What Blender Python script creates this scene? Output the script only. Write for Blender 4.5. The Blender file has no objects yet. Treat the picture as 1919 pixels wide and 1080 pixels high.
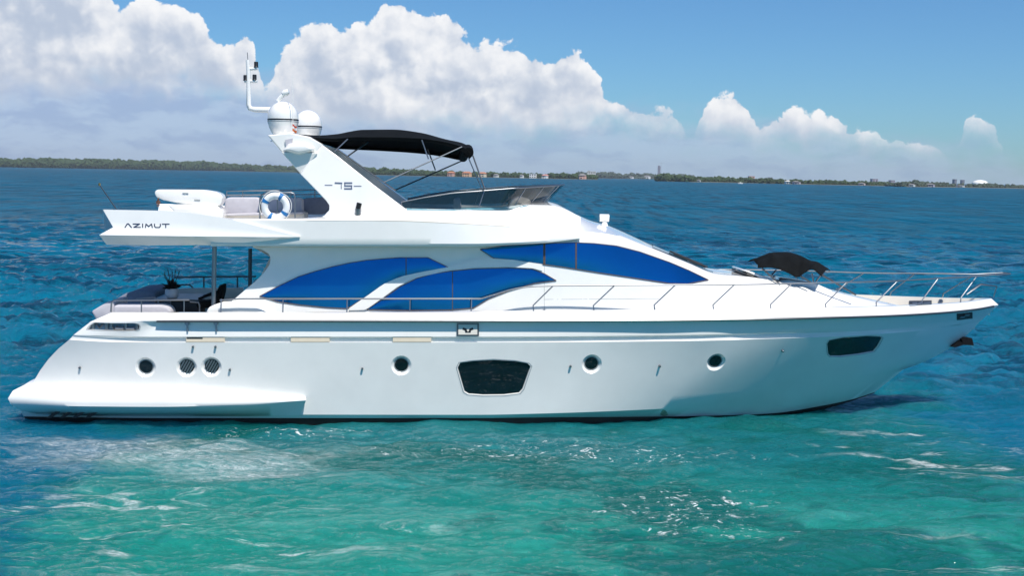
import bpy, bmesh, math, random
import numpy as np
from mathutils import Vector, Matrix
from mathutils.bvhtree import BVHTree

random.seed(7)
rng = np.random.default_rng(11)
S = bpy.context.scene
COL = S.collection

# ------------------------------------------------------------------ camera
IW, IH = 1919.0, 1080.0
F, CH = 2230.0, 5.75
PITCH, ROLL = math.radians(5.431), math.radians(1.1)
fw = Vector((0, math.cos(PITCH), -math.sin(PITCH)))
up0 = Vector((0, math.sin(PITCH), math.cos(PITCH)))
rt0 = Vector((1, 0, 0))
RT = rt0 * math.cos(ROLL) + up0 * math.sin(ROLL)
UP = up0 * math.cos(ROLL) - rt0 * math.sin(ROLL)
CAM = Vector((0, 0, CH))
cd = bpy.data.cameras.new('camera')
cd.sensor_width = 36.0
cd.lens = 36.0 * F / IW
cd.clip_start = 0.5
cd.clip_end = 60000
co = bpy.data.objects.new('camera', cd)
COL.objects.link(co)
co.matrix_world = Matrix(((RT.x, UP.x, -fw.x, CAM.x), (RT.y, UP.y, -fw.y, CAM.y),
                          (RT.z, UP.z, -fw.z, CAM.z), (0, 0, 0, 1)))
S.camera = co

# ------------------------------------------------------------------ light
SUN_EL, SUN_AZ = math.radians(60), math.radians(153)     # azimuth from +Y towards +X
to_sun = Vector((math.cos(SUN_EL) * math.sin(SUN_AZ), math.cos(SUN_EL) * math.cos(SUN_AZ), math.sin(SUN_EL)))
sl = bpy.data.lights.new('sun', 'SUN')
sl.energy = 5.0
sl.angle = math.radians(0.5)
sl.color = (1.0, 0.945, 0.87)
so = bpy.data.objects.new('sun', sl)
COL.objects.link(so)
so.rotation_euler = (-to_sun).to_track_quat('-Z', 'Y').to_euler()
S.view_settings.view_transform = 'Standard'
S.view_settings.look = 'None'
S.view_settings.exposure = 0.13
S.view_settings.gamma = 1
S.cycles.caustics_reflective = False
S.cycles.caustics_refractive = False


def N(nt, t, **kw):
    n = nt.nodes.new(t)
    for k, v in kw.items():
        setattr(n, k, v)
    return n


class NT:
    """small helper for writing node trees"""
    def __init__(s, nt, dim='3D'):
        s.nt = nt
        s.dim = dim
    def put(s, sock, v):
        if hasattr(v, 'is_output'):
            s.nt.links.new(v, sock)
        elif v is not None:
            sock.default_value = v
    def m(s, op, a, b=None, c=None, clamp=False):
        n = s.nt.nodes.new('ShaderNodeMath')
        n.operation = op
        n.use_clamp = clamp
        for i, v in enumerate((a, b, c)):
            s.put(n.inputs[i], v)
        return n.outputs[0]
    def sstep(s, v, lo, hi, a=0.0, b=1.0):
        n = s.nt.nodes.new('ShaderNodeMapRange')
        n.interpolation_type = 'SMOOTHSTEP'
        for i, q in enumerate((v, lo, hi, a, b)):
            s.put(n.inputs[i], q)
        return n.outputs[0]
    def lin(s, v, lo, hi, a=0.0, b=1.0):
        n = s.nt.nodes.new('ShaderNodeMapRange')
        for i, q in enumerate((v, lo, hi, a, b)):
            s.put(n.inputs[i], q)
        return n.outputs[0]
    def mix(s, f, a, b):
        n = s.nt.nodes.new('ShaderNodeMix')
        n.data_type = 'RGBA'
        s.put(n.inputs[0], f)
        s.put(n.inputs[6], a if hasattr(a, 'is_output') or len(a) == 4 else (*a, 1))
        s.put(n.inputs[7], b if hasattr(b, 'is_output') or len(b) == 4 else (*b, 1))
        return n.outputs[2]
    def vec(s, x, y, z):
        n = s.nt.nodes.new('ShaderNodeCombineXYZ')
        for i, v in enumerate((x, y, z)):
            s.put(n.inputs[i], v)
        return n.outputs[0]
    def noise(s, v, scale, detail=4, rough=0.5, dist=0.0, color=False):
        n = s.nt.nodes.new('ShaderNodeTexNoise')
        n.noise_dimensions = s.dim
        s.put(n.inputs['Vector'], v)
        n.inputs['Scale'].default_value = scale
        n.inputs['Detail'].default_value = detail
        n.inputs['Roughness'].default_value = rough
        n.inputs['Distortion'].default_value = dist
        return n.outputs[1 if color else 0]
    def vor(s, v, scale, detail=0, rough=0.5, smooth=0.5):
        n = s.nt.nodes.new('ShaderNodeTexVoronoi')
        n.feature = 'SMOOTH_F1'
        n.voronoi_dimensions = s.dim
        s.put(n.inputs['Vector'], v)
        n.inputs['Scale'].default_value = scale
        n.inputs['Detail'].default_value = detail
        n.inputs['Roughness'].default_value = rough
        n.inputs['Smoothness'].default_value = smooth
        return n.outputs[0]
    def vmath(s, op, a, b):
        n = s.nt.nodes.new('ShaderNodeVectorMath')
        n.operation = op
        s.put(n.inputs[0], a)
        s.put(n.inputs[1], b)
        return n.outputs[0]
    def curve(s, v, pts):
        n = s.nt.nodes.new('ShaderNodeFloatCurve')
        c = n.mapping.curves[0]
        n.mapping.extend = 'HORIZONTAL'
        while len(c.points) < len(pts):
            c.points.new(0.5, 0.5)
        for p, (x, y) in zip(c.points, pts):
            p.location = (x, y)
            p.handle_type = 'VECTOR'
        n.mapping.update()
        s.put(n.inputs['Value'], v)
        return n.outputs[0]


def horizon(px):
    return 309.6 + 0.0192 * px


def build_world():
    w = bpy.data.worlds.new('World')
    S.world = w
    w.use_nodes = True
    nt = w.node_tree
    nt.nodes.clear()
    g = NT(nt, '2D')
    out = N(nt, 'ShaderNodeOutputWorld')
    bg = N(nt, 'ShaderNodeBackground')
    sky = N(nt, 'ShaderNodeTexSky')
    sky.sky_type = 'NISHITA'
    sky.sun_disc = False
    sky.sun_elevation = SUN_EL
    sky.sun_rotation = SUN_AZ
    sky.air_density = 1.0
    sky.dust_density = 0.3
    sky.ozone_density = 2.5
    tc = N(nt, 'ShaderNodeTexCoord')
    sp = N(nt, 'ShaderNodeSeparateXYZ')
    nt.links.new(tc.outputs['Generated'], sp.inputs[0])
    x, y, z = sp.outputs
    az = g.m('MULTIPLY', g.m('ARCTAN2', x, y), 57.2958)        # degrees from +Y
    el = g.m('MULTIPLY', g.m('ARCSINE', z), 57.2958)
    R2D = 57.2958

    def A(px):
        return math.atan((px - 960) / F) * R2D
    def E(px, py):
        return (horizon(px) - py) / F * R2D
    a01 = g.lin(az, -30, 30, 0, 1)
    def prof(pts):
        return g.m('MULTIPLY', g.curve(a01, [((A(px) + 30) / 60, max(0, E(px, py)) / 14) for px, py in pts]), 14)
    P = g.vec(az, el, 0.0)
    warp = g.vmath('SUBTRACT', g.noise(P, 0.9, 3, 0.5, color=True), (0.5, 0.5, 0.5))
    wn = N(nt, 'ShaderNodeVectorMath', operation='SCALE')
    nt.links.new(warp, wn.inputs[0])
    wn.inputs['Scale'].default_value = 0.5
    Pw = g.vmath('ADD', P, wn.outputs[0])

    def billow(v, vd, nd, na=0.5):
        """cauliflower height field"""
        a = g.vor(v, 0.5, vd, 0.5, 0.45)
        b = g.noise(v, 2.0, nd, 0.58)
        return g.m('ADD', g.m('MULTIPLY', a, -0.9), g.m('MULTIPLY', b, na))
    h0 = billow(Pw, 4.0, 8, 0.62)
    l0 = billow(Pw, 2.6, 6, 0.42)
    h1 = billow(g.vmath('ADD', Pw, (0.28, 0.44, 0.0)), 2.6, 6, 0.42)
    # the cloud tops, traced as heights over the horizon at each bearing
    tops = prof([(-300, -150), (0, -90), (150, -60), (205, -5), (232, 30), (262, 8), (300, 6), (338, 32), (382, 30), (400, 62),
                 (432, 72), (458, 56), (474, 82), (488, 150), (503, 165), (514, 112), (535, 88), (560, 68), (602, 44), (655, 34),
                 (692, 50), (710, 12), (742, 2), (782, 16), (832, 34), (880, 66), (925, 86), (962, 84), (1008, 116),
                 (1036, 100), (1080, 106), (1112, 132), (1128, 162), (1180, 196), (1250, 208), (1280, 232), (1296, 250),
                 (1306, 192), (1332, 166), (1366, 160), (1392, 204), (1408, 232), (1442, 218), (1480, 206), (1558, 206), (1584, 240),
                 (1612, 246), (1645, 256), (1705, 250), (1728, 258), (1760, 275), (1778, 300), (1790, 242), (1820, 214), (1858, 244), (1868, 300), (2200, 300), (2400, 180), (2700, 60)])
    bases = prof([(-300, 190), (0, 190), (300, 170), (470, 180), (560, 225), (800, 240), (1100, 238), (1250, 236), (1300, 246),
                  (1500, 262), (1700, 272), (1772, 282), (1784, 256), (1864, 258), (2200, 262), (2700, 220)])
    d = g.m('ADD', g.m('SUBTRACT', tops, el), g.m('MULTIPLY', g.m('ADD', h0, 0.22), 1.15))
    mask = g.sstep(d, 0.0, 0.20)
    low = g.m('SUBTRACT', el, g.m('ADD', bases, g.m('MULTIPLY', g.m('SUBTRACT', g.noise(Pw, 0.5, 4, 0.6), 0.5), 2.0)))
    mask = g.m('MULTIPLY', mask, g.sstep(low, -0.9, 0.9))
    # light on the heaps: towards the sun bright, away and low down grey
    lit = g.m('MULTIPLY', g.m('SUBTRACT', l0, h1), 0.92)
    edge = g.sstep(d, 2.6, 0.1)
    big = g.noise(P, 0.30, 5, 0.55)
    bright = g.m('ADD', g.m('ADD', g.m('MULTIPLY', edge, 0.42), lit), g.m('MULTIPLY', g.m('SUBTRACT', big, 0.5), 1.9))
    leftdark = g.sstep(az, -24, -13, -0.22, 0.0)
    bright = g.m('ADD', g.m('ADD', bright, 0.36), leftdark)
    bright = g.m('MULTIPLY', bright, g.sstep(low, -0.6, 1.6, 0.35, 1.0))
    bright = g.sstep(bright, -0.25, 1.15)
    ccol = g.mix(bright, (0.51, 0.585, 0.72, 1), (0.99, 0.99, 1.0, 1))
    # clear sky; the scale brings the physical sky to the lamp's level
    sc = N(nt, 'ShaderNodeVectorMath', operation='SCALE')
    nt.links.new(sky.outputs[0], sc.inputs[0])
    sc.inputs['Scale'].default_value = 1.0
    tint = g.vmath('MULTIPLY', sc.outputs[0], SKY_TINT)
    # thin grey-blue veil low over the horizon, thicker on the left
    veil_top = prof([(-300, 60), (0, 90), (400, 130), (520, 150), (900, 200), (1300, 220), (1700, 265), (1919, 300), (2400, 250)])
    vd = g.m('ADD', g.m('SUBTRACT', veil_top, el), g.m('MULTIPLY', g.m('SUBTRACT', g.noise(g.vmath('MULTIPLY', Pw, (0.5, 1.2, 1)), 0.8, 5, 0.6), 0.5), 3.0))
    veil = g.m('MULTIPLY', g.sstep(vd, -0.8, 2.0), g.lin(az, -22, 24, 0.88, 0.62))
    k = 0.93 / WS
    strk = g.noise(g.vmath('MULTIPLY', Pw, (0.35, 1.3, 1)), 0.9, 6, 0.6)
    vcol = g.mix(g.sstep(g.m('ADD', strk, g.lin(el, 1.0, 4.5, 0.10, -0.10)), 0.40, 0.64), tuple(c * k for c in (0.37, 0.47, 0.70)) + (1,), tuple(c * k for c in (0.47, 0.58, 0.78)) + (1,))
    base = g.mix(veil, tint, vcol)
    cs = N(nt, 'ShaderNodeVectorMath', operation='SCALE')
    nt.links.new(ccol, cs.inputs[0])
    cs.inputs['Scale'].default_value = k * 0.97
    col = g.mix(g.m('MULTIPLY', mask, 0.97), base, cs.outputs[0])
    nt.links.new(col, bg.inputs[0])
    bg.inputs[1].default_value = WS
    # the cloud belt stands low in the north only; elsewhere plain sky (saves work)
    bg2 = N(nt, 'ShaderNodeBackground')
    nt.links.new(tint, bg2.inputs[0])
    bg2.inputs[1].default_value = WS
    belt = g.m('MULTIPLY', g.m('MULTIPLY', g.sstep(el, 22, 15), g.sstep(el, -1.5, -0.5)), g.sstep(g.m('ABSOLUTE', az), 75, 55))
    mx = N(nt, 'ShaderNodeMixShader')
    nt.links.new(belt, mx.inputs[0])
    nt.links.new(bg2.outputs[0], mx.inputs[1])
    nt.links.new(bg.outputs[0], mx.inputs[2])
    nt.links.new(mx.outputs[0], out.inputs[0])


WS = 0.08
SKY_TINT = (0.53, 0.90, 1.25)
build_world()

# ------------------------------------------------------------------ pixel -> place helpers
def ray(px, py):
    return fw + RT * ((px - IW / 2) / F) - UP * ((py - IH / 2) / F)

def ground(px, py, z=0.0):
    d = ray(px, py)
    return CAM + d * ((z - CH) / d.z)

YAW = math.radians(3.0)
BM = Matrix.Translation((0, 29.4, 0)) @ Matrix.Rotation(YAW, 4, 'Z')
BI = BM.inverted()
CAML = BI @ CAM

def P(px, py, y):
    """point of the yacht's own frame: x to the bow, y to port, z up; on the fore-and-aft plane y"""
    d = BI.to_3x3() @ ray(px, py)
    return CAML + d * ((y - CAML.y) / d.y)

def pchip(x, y, q):
    x = np.asarray(x, float); y = np.asarray(y, float); q = np.asarray(q, float)
    h = np.diff(x); dl = np.diff(y) / h
    m = np.zeros_like(x)
    for i in range(1, len(x) - 1):
        if dl[i - 1] * dl[i] > 0:
            w1, w2 = 2 * h[i] + h[i - 1], h[i] + 2 * h[i - 1]
            m[i] = (w1 + w2) / (w1 / dl[i - 1] + w2 / dl[i])
    m[0], m[-1] = dl[0], dl[-1]
    i = np.clip(np.searchsorted(x, q) - 1, 0, len(x) - 2)
    t = (q - x[i]) / h[i]
    t2, t3 = t * t, t * t * t
    return (2 * t3 - 3 * t2 + 1) * y[i] + (t3 - 2 * t2 + t) * h[i] * m[i] + (-2 * t3 + 3 * t2) * y[i + 1] + (t3 - t2) * h[i] * m[i + 1]

def row(pts, n, px0=None, px1=None, bias=None):
    """a feature line given as (px, py, half breadth) -> n points of the starboard side"""
    a = np.array(pts, float)
    t = np.linspace(0, 1, n)
    if bias is not None:
        t = bias(t)
    q = a[0, 0] + t * (a[-1, 0] - a[0, 0]) if px0 is None else px0 + t * (px1 - px0)
    yy = pchip(a[:, 0], a[:, 1], q)
    bb = pchip(a[:, 0], a[:, 2], q)
    return [P(float(u), float(v), -float(b)) for u, v, b in zip(q, yy, bb)]

def mir(r):
    return [Vector((p.x, -p.y, p.z)) for p in r]

def shift(r, dy=0.0, dz=0.0, dx=0.0):
    """dy > 0 moves inboard on the starboard side"""
    return [Vector((p.x + dx, min(p.y + dy, 0), p.z + dz)) for p in r]

# ------------------------------------------------------------------ materials
MATS = {}
def mat(name, col, rough=0.5, metal=0.0, coat=0.0, spec=0.5, var=0.0, vscale=6.0, bump=0.0, bscale=60.0):
    if name in MATS:
        return MATS[name]
    m = bpy.data.materials.new(name)
    m.use_nodes = True
    nt = m.node_tree
    b = nt.nodes['Principled BSDF']
    g = NT(nt)
    b.inputs['Roughness'].default_value = rough
    b.inputs['Metallic'].default_value = metal
    b.inputs['Coat Weight'].default_value = coat
    b.inputs['Coat Roughness'].default_value = 0.05
    b.inputs['Specular IOR Level'].default_value = spec
    tc = N(nt, 'ShaderNodeTexCoord')
    nz = g.noise(tc.outputs['Object'], vscale, 5, 0.6)
    lo = tuple(max(0, c * (1 - var)) for c in col) + (1,)
    hi = tuple(min(1, c * (1 + var)) for c in col) + (1,)
    nt.links.new(g.mix(g.lin(nz, 0.3, 0.7), lo, hi), b.inputs['Base Color'])
    if bump:
        bn = N(nt, 'ShaderNodeBump')
        bn.inputs['Strength'].default_value = bump
        bn.inputs['Distance'].default_value = 0.01
        nt.links.new(g.noise(tc.outputs['Object'], bscale, 3, 0.6), bn.inputs['Height'])
        nt.links.new(bn.outputs[0], b.inputs['Normal'])
    MATS[name] = m
    return m

WHITE = mat('white_gelcoat', (0.86, 0.85, 0.815), 0.20, coat=1.0, var=0.03, vscale=1.5)
CREAM = mat('cream_gelcoat', (0.74, 0.70, 0.62), 0.4, var=0.03)
ANTIF = mat('black_antifouling', (0.012, 0.012, 0.013), 0.7, var=0.4, vscale=3)
CHROME = mat('polished_steel', (0.30, 0.31, 0.33), 0.38, metal=1.0, var=0.04)
DARKST = mat('dark_steel', (0.12, 0.13, 0.14), 0.35, metal=0.7, var=0.1)
BLACKP = mat('black_plastic', (0.012, 0.012, 0.014), 0.4, var=0.2)
BLUEG = mat('blue_tinted_glass', (0.006, 0.15, 0.40), 0.05, metal=0.88, spec=0.4, var=0.10, vscale=0.5, bump=0.55, bscale=1.1)
DARKG = mat('dark_glass', (0.004, 0.010, 0.014), 0.03, spec=0.6, var=0.3, vscale=2)
CANVAS = mat('black_canvas', (0.005, 0.006, 0.0065), 0.9, spec=0.12, var=0.3, vscale=3, bump=0.3, bscale=120)
FABRIC = mat('lilac_grey_fabric', (0.50, 0.49, 0.53), 0.9, spec=0.2, var=0.06, vscale=8, bump=0.3, bscale=90)
GREYUP = mat('slate_upholstery', (0.20, 0.22, 0.28), 0.9, spec=0.2, var=0.1, vscale=8)
TEAK = mat('weathered_teak', (0.36, 0.27, 0.18), 0.7, var=0.15, vscale=12)
BLUEP = mat('blue_strap', (0.01, 0.16, 0.42), 0.6, var=0.1)
INK = mat('dark_blue_lettering', (0.03, 0.045, 0.09), 0.4, var=0.1)
INK2 = mat('slate_blue_lettering', (0.10, 0.13, 0.20), 0.4, var=0.1)
LEAF = mat('dark_leaves', (0.012, 0.014, 0.012), 0.7, var=0.4)
GOLD = mat('brass', (0.6, 0.42, 0.15), 0.3, metal=1.0, var=0.1)
REDC = mat('red_cloth', (0.55, 0.06, 0.03), 0.8, var=0.2)
CREAMB = mat('cream_block', (0.80, 0.68, 0.52), 0.6, var=0.04)
GROUT = mat('grey_trim', (0.30, 0.33, 0.34), 0.5, var=0.1)  # plain grey for frames, seams and handles
BRONZE = mat('brown_trim', (0.10, 0.06, 0.045), 0.4, var=0.2)

def smoke_glass():
    m = bpy.data.materials.new('smoked_acrylic')
    m.use_nodes = True
    nt = m.node_tree
    b = nt.nodes['Principled BSDF']
    b.inputs['Base Color'].default_value = (0.008, 0.020, 0.026, 1)
    b.inputs['Roughness'].default_value = 0.06
    tc = N(nt, 'ShaderNodeTexCoord')
    g = NT(nt)
    al = g.lin(g.noise(tc.outputs['Object'], 1.3, 2, 0.5), 0.3, 0.7, 0.72, 0.88)
    nt.links.new(al, b.inputs['Alpha'])
    return m
SMOKE = smoke_glass()

# ------------------------------------------------------------------ mesh helpers
class MB:
    def __init__(s):
        s.v = []; s.f = []; s.mi = []; s.mats = []
    def idx(s, m):
        if m not in s.mats:
            s.mats.append(m)
        return s.mats.index(m)
    def add(s, verts, faces, m=None):
        o = len(s.v)
        s.v += [tuple(v) for v in verts]
        s.f += [tuple(i + o for i in f) for f in faces]
        s.mi += [0 if m is None else s.idx(m)] * len(faces)
        return s
    def grid(s, rows, m=None, closed=False):
        n = len(rows[0]); k = len(rows)
        vs = [p for r in rows for p in r]
        fs = []
        for i in range(k if closed else k - 1):
            a, b = i * n, ((i + 1) % k) * n
            for j in range(n - 1):
                fs.append((a + j, a + j + 1, b + j + 1, b + j))
        return s.add(vs, fs, m)
    def box(s, lo, hi, m=None):
        (x0, y0, z0), (x1, y1, z1) = lo, hi
        v = [(x0, y0, z0), (x1, y0, z0), (x1, y1, z0), (x0, y1, z0), (x0, y0, z1), (x1, y0, z1), (x1, y1, z1), (x0, y1, z1)]
        return s.add(v, [(0, 3, 2, 1), (4, 5, 6, 7), (0, 1, 5, 4), (1, 2, 6, 5), (2, 3, 7, 6), (3, 0, 4, 7)], m)
    def tube(s, pts, r, m=None, n=8, cap=True, r1=None):
        pts = [Vector(p) for p in pts]
        ref = None
        rings = []
        for i, p in enumerate(pts):
            if i == 0: t = pts[1] - p
            elif i == len(pts) - 1: t = p - pts[i - 1]
            else: t = (pts[i + 1] - p).normalized() + (p - pts[i - 1]).normalized()
            t.normalize()
            if ref is None:
                ref = t.orthogonal().normalized()
            ref = (ref - t * ref.dot(t)).normalized()
            bn = t.cross(ref)
            rr = r if r1 is None else r + (r1 - r) * i / (len(pts) - 1)
            rings.append([p + (ref * math.cos(a) + bn * math.sin(a)) * rr for a in [2 * math.pi * k / n for k in range(n)]])
        vs = [q for rg in rings for q in rg]
        fs = []
        for i in range(len(pts) - 1):
            for k in range(n):
                a, b = i * n + k, i * n + (k + 1) % n
                fs.append((a, b, b + n, a + n))
        if cap:
            fs.append(tuple(range(n - 1, -1, -1)))
            fs.append(tuple((len(pts) - 1) * n + k for k in range(n)))
        return s.add(vs, fs, m)
    def lathe(s, prof, org, axis=(0, 0, 1), m=None, n=28):
        """prof = (radius, distance along the axis)"""
        ax = Vector(axis).normalized(); u = ax.orthogonal().normalized(); w = ax.cross(u)
        org = Vector(org)
        rows = []
        for r, h in prof:
            rows.append([org + ax * h + (u * math.cos(2 * math.pi * k / n) + w * math.sin(2 * math.pi * k / n)) * r for k in range(n + 1)])
        return s.grid(rows, m)
    def prism(s, pa, pb, m=None):
        """solid between two outlines of the same length"""
        n = len(pa)
        fs = [tuple(range(n)), tuple(range(2 * n - 1, n - 1, -1))]
        for i in range(n):
            j = (i + 1) % n
            fs.append((i, i + n, j + n, j))
        return s.add(list(pa) + list(pb), fs, m)
    def build(s, name, m=None, parent=None, smooth=40, bevel=0.0, merge=True, segs=2):
        me = bpy.data.meshes.new(name)
        bm = bmesh.new()
        bv = [bm.verts.new(v) for v in s.v]
        for f, k in zip(s.f, s.mi):
            try:
                fc = bm.faces.new([bv[i] for i in f]); fc.material_index = k
            except ValueError:
                pass
        if merge:
            bmesh.ops.remove_doubles(bm, verts=bm.verts, dist=0.0006)
        bmesh.ops.recalc_face_normals(bm, faces=bm.faces)
        if bevel:
            ed = [e for e in bm.edges if len(e.link_faces) == 2 and e.calc_face_angle(0) > math.radians(25)]
            bmesh.ops.bevel(bm, geom=ed, offset=bevel, segments=segs, profile=0.5, affect='EDGES', clamp_overlap=True)
        bm.to_mesh(me); bm.free()
        for q in (s.mats or [m]):
            me.materials.append(q)
        if smooth:
            me.shade_smooth()
            me.set_sharp_from_angle(angle=math.radians(smooth))
        o = bpy.data.objects.new(name, me)
        COL.objects.link(o)
        if parent is not None:
            o.parent = parent
        return o


def tag(o, label, cat, group=None, kind=None):
    if label: o['label'] = label
    if cat: o['category'] = cat
    if group: o['group'] = group
    if kind: o['kind'] = kind
    return o

def empty(name, loc=(0, 0, 0), mw=None):
    o = bpy.data.objects.new(name, None)
    COL.objects.link(o)
    o.empty_display_size = 0.3
    if mw is not None: o.matrix_world = mw
    else: o.location = loc
    return o

def bvh_of(*objs):
    vs, fs = [], []
    for o in objs:
        k = len(vs)
        vs += [v.co.copy() for v in o.data.vertices]
        fs += [tuple(i + k for i in p.vertices) for p in o.data.polygons]
    return BVHTree.FromPolygons(vs, fs)

def hit(bvh, px, py):
    d = (BI.to_3x3() @ ray(px, py)).normalized()
    loc, nrm, i, dist = bvh.ray_cast(CAML, d)
    if loc is None:
        loc, nrm, i, dist = bvh.find_nearest(P(px, py, -2.3))
    if nrm.dot(d) > 0:
        nrm = -nrm
    return loc, nrm

def patch(name, top, bot, bvh, off, thick, m, parent, nx=28, ny=6, smooth=30, crown=0.0):
    """a panel following a surface; its outline is two px polylines with shared ends"""
    t = np.array(top, float); b = np.array(bot, float)
    x0, x1 = min(t[0, 0], b[0, 0]), max(t[-1, 0], b[-1, 0])
    qs = x0 + (x1 - x0) * (0.5 - 0.5 * np.cos(np.linspace(0, math.pi, nx)))
    fr, bk = [], []
    for i in range(ny + 1):
        u = i / ny
        a, c = [], []
        for q in qs:
            yt = np.interp(q, t[:, 0], t[:, 1]); yb = np.interp(q, b[:, 0], b[:, 1])
            l, n = hit(bvh, float(q), float(yt + (yb - yt) * u))
            a.append(l + n * (off + crown * math.sin(math.pi * u) * min(1.0, abs(yb - yt) / 40.0))); c.append(l - n * thick)
        fr.append(a); bk.append(c)
    mb = MB()
    mb.grid(fr).grid(bk)
    mb.grid([fr[0], bk[0]]).grid([fr[-1], bk[-1]])
    mb.grid([[r[0] for r in fr], [r[0] for r in bk]]).grid([[r[-1] for r in fr], [r[-1] for r in bk]])
    return mb.build(name, m, parent, smooth)

def strokes(name, lines, width, bvh, off, m, parent, sub=4):
    mb = MB()
    for ln in lines:
        w = width
        if isinstance(ln, tuple):
            w, ln = ln
        for (ax, ay), (bx, by) in zip(ln[:-1], ln[1:]):
            pts = []
            for k in range(sub + 1):
                l, n = hit(bvh, ax + (bx - ax) * k / sub, ay + (by - ay) * k / sub)
                pts.append((l, n))
            dr = (pts[-1][0] - pts[0][0]).normalized()
            L, R, L2, R2 = [], [], [], []
            for k, (l, n) in enumerate(pts):
                sd = n.cross(dr).normalized() * (w / 2)
                e = dr * (w * 0.3) * (-1 if k == 0 else 1 if k == sub else 0)
                L.append(l + sd + n * off + e); R.append(l - sd + n * off + e)
                L2.append(l + sd - n * 0.004 + e); R2.append(l - sd - n * 0.004 + e)
            mb.grid([L, R, R2, L2], closed=True)
            mb.add([L[0], R[0], R2[0], L2[0]], [(0, 1, 2, 3)]).add([L[-1], R[-1], R2[-1], L2[-1]], [(0, 1, 2, 3)])
    return mb.build(name, m, parent, 30)


# ================================================================== THE YACHT
yacht = empty('yacht', mw=BM)
tag(yacht, 'white three-deck motor yacht with blue side windows anchored on the turquoise water', 'yacht')

# ---- hull: feature lines (px, py, half breadth)
NH = 150
bias = lambda t: t + 0.06 * np.sin(2 * math.pi * t) * -1.0 * 0.6
rA = row([(207, 587, 2.46), (300, 587, 2.55), (600, 587, 2.60), (900, 585, 2.60), (1200, 582, 2.54), (1400, 579.5, 2.36), (1560, 577, 1.98),
          (1700, 573.5, 1.30), (1800, 568, 0.66), (1858, 560, 0.05)], NH, bias=bias)
rB = row([(168, 604, 2.66), (285, 601.5, 2.77), (400, 601, 2.80), (900, 601, 2.80), (1200, 600, 2.76), (1400, 598, 2.60), (1560, 594.5, 2.20), (1650, 592, 1.76),
          (1760, 586, 1.06), (1830, 579, 0.48), (1871, 571.5, 0.0)], NH, bias=bias)
rC = row([(167, 605.5, 2.655), (265, 604, 2.75), (300, 604, 2.68), (400, 603.5, 2.69), (900, 603.5, 2.69), (1200, 602.5, 2.65), (1400, 600.5, 2.50), (1560, 597, 2.11), (1650, 594.5, 1.68),
          (1760, 588.5, 1.0), (1830, 581.5, 0.44), (1869, 574, 0.0)], NH, bias=bias)
rD = row([(138, 628, 2.70), (300, 631.5, 2.725), (900, 631.5, 2.715), (1300, 628, 2.58), (1450, 624, 2.30), (1560, 621, 1.92), (1690, 614, 1.21),
          (1790, 606, 0.48), (1842, 598, 0.0)], NH, bias=bias)
rE = row([(137, 629.5, 2.675), (200, 634, 2.665), (300, 634, 2.655), (900, 634, 2.645), (1300, 630.2, 2.525), (1450, 626, 2.26), (1560, 623, 1.89), (1690, 616, 1.19),
          (1790, 608, 0.47), (1840, 600, 0.0)], NH, bias=bias)
rE2 = row([(131, 636, 2.68), (200, 640, 2.668), (300, 641, 2.658), (900, 641, 2.648), (1300, 638, 2.525), (1450, 634, 2.26), (1560, 630, 1.885), (1690, 622, 1.18),
           (1780, 613, 0.47), (1836, 603, 0.0)], NH, bias=bias)
rE3 = row([(130, 637, 2.69), (200, 641, 2.70), (300, 642.2, 2.705), (900, 642.2, 2.695), (1300, 639.2, 2.565), (1450, 635, 2.285), (1560, 631, 1.90), (1690, 623, 1.185),
           (1779, 614, 0.47), (1835, 604, 0.0)], NH, bias=bias)
rG = row([(75, 695, 2.53), (300, 695, 2.63), (900, 700, 2.61), (1300, 695, 2.31), (1450, 688, 1.86), (1560, 680, 1.37), (1690, 668, 0.60), (1775, 656, 0.0)], NH, bias=bias)
rH = row([(40, 774, 2.42), (300, 777, 2.52), (900, 778, 2.50), (1000, 776, 2.47), (1233, 767, 2.07), (1352, 758, 1.66), (1456, 746, 1.20), (1540, 736, 0.82),
          (1620, 718, 0.40), (1693, 693, 0.0)], NH, bias=bias)
rI = row([(45, 781, 2.36), (300, 784, 2.44), (900, 784, 2.41), (1000, 783, 2.32), (1253, 781, 1.68), (1394, 778, 1.12), (1450, 775, 0.88), (1540, 761, 0.46),
          (1600, 748, 0.20), (1640, 735, 0.0)], NH, bias=bias)
rJ = row([(60, 822, 2.2), (300, 824, 2.3), (900, 824, 2.28), (1250, 814, 1.52), (1340, 803, 1.15), (1394, 795, 0.92), (1450, 787, 0.68), (1500, 775, 0.44), (1560, 761, 0.24), (1600, 749.5, 0.10), (1639, 736.5, 0.0)], NH, bias=bias)
rK = row([(60, 840, 0), (900, 842, 0), (1250, 835, 0), (1340, 818, 0), (1394, 805, 0), (1450, 792, 0), (1500, 779, 0), (1560, 763, 0), (1600, 751, 0), (1638, 737.2, 0)], NH, bias=bias)
rA2 = [Vector((p.x, min(p.y + 0.14, 0), p.z + 0.005)) for p in rA]
rA3 = [Vector((p.x, min(p.y + 0.24, 0), p.z - 0.42)) for p in rA]

def interp_row(r, x, k):
    xs = [p.x for p in r]
    return float(np.interp(x, xs, [p[k] for p in r]))

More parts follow.
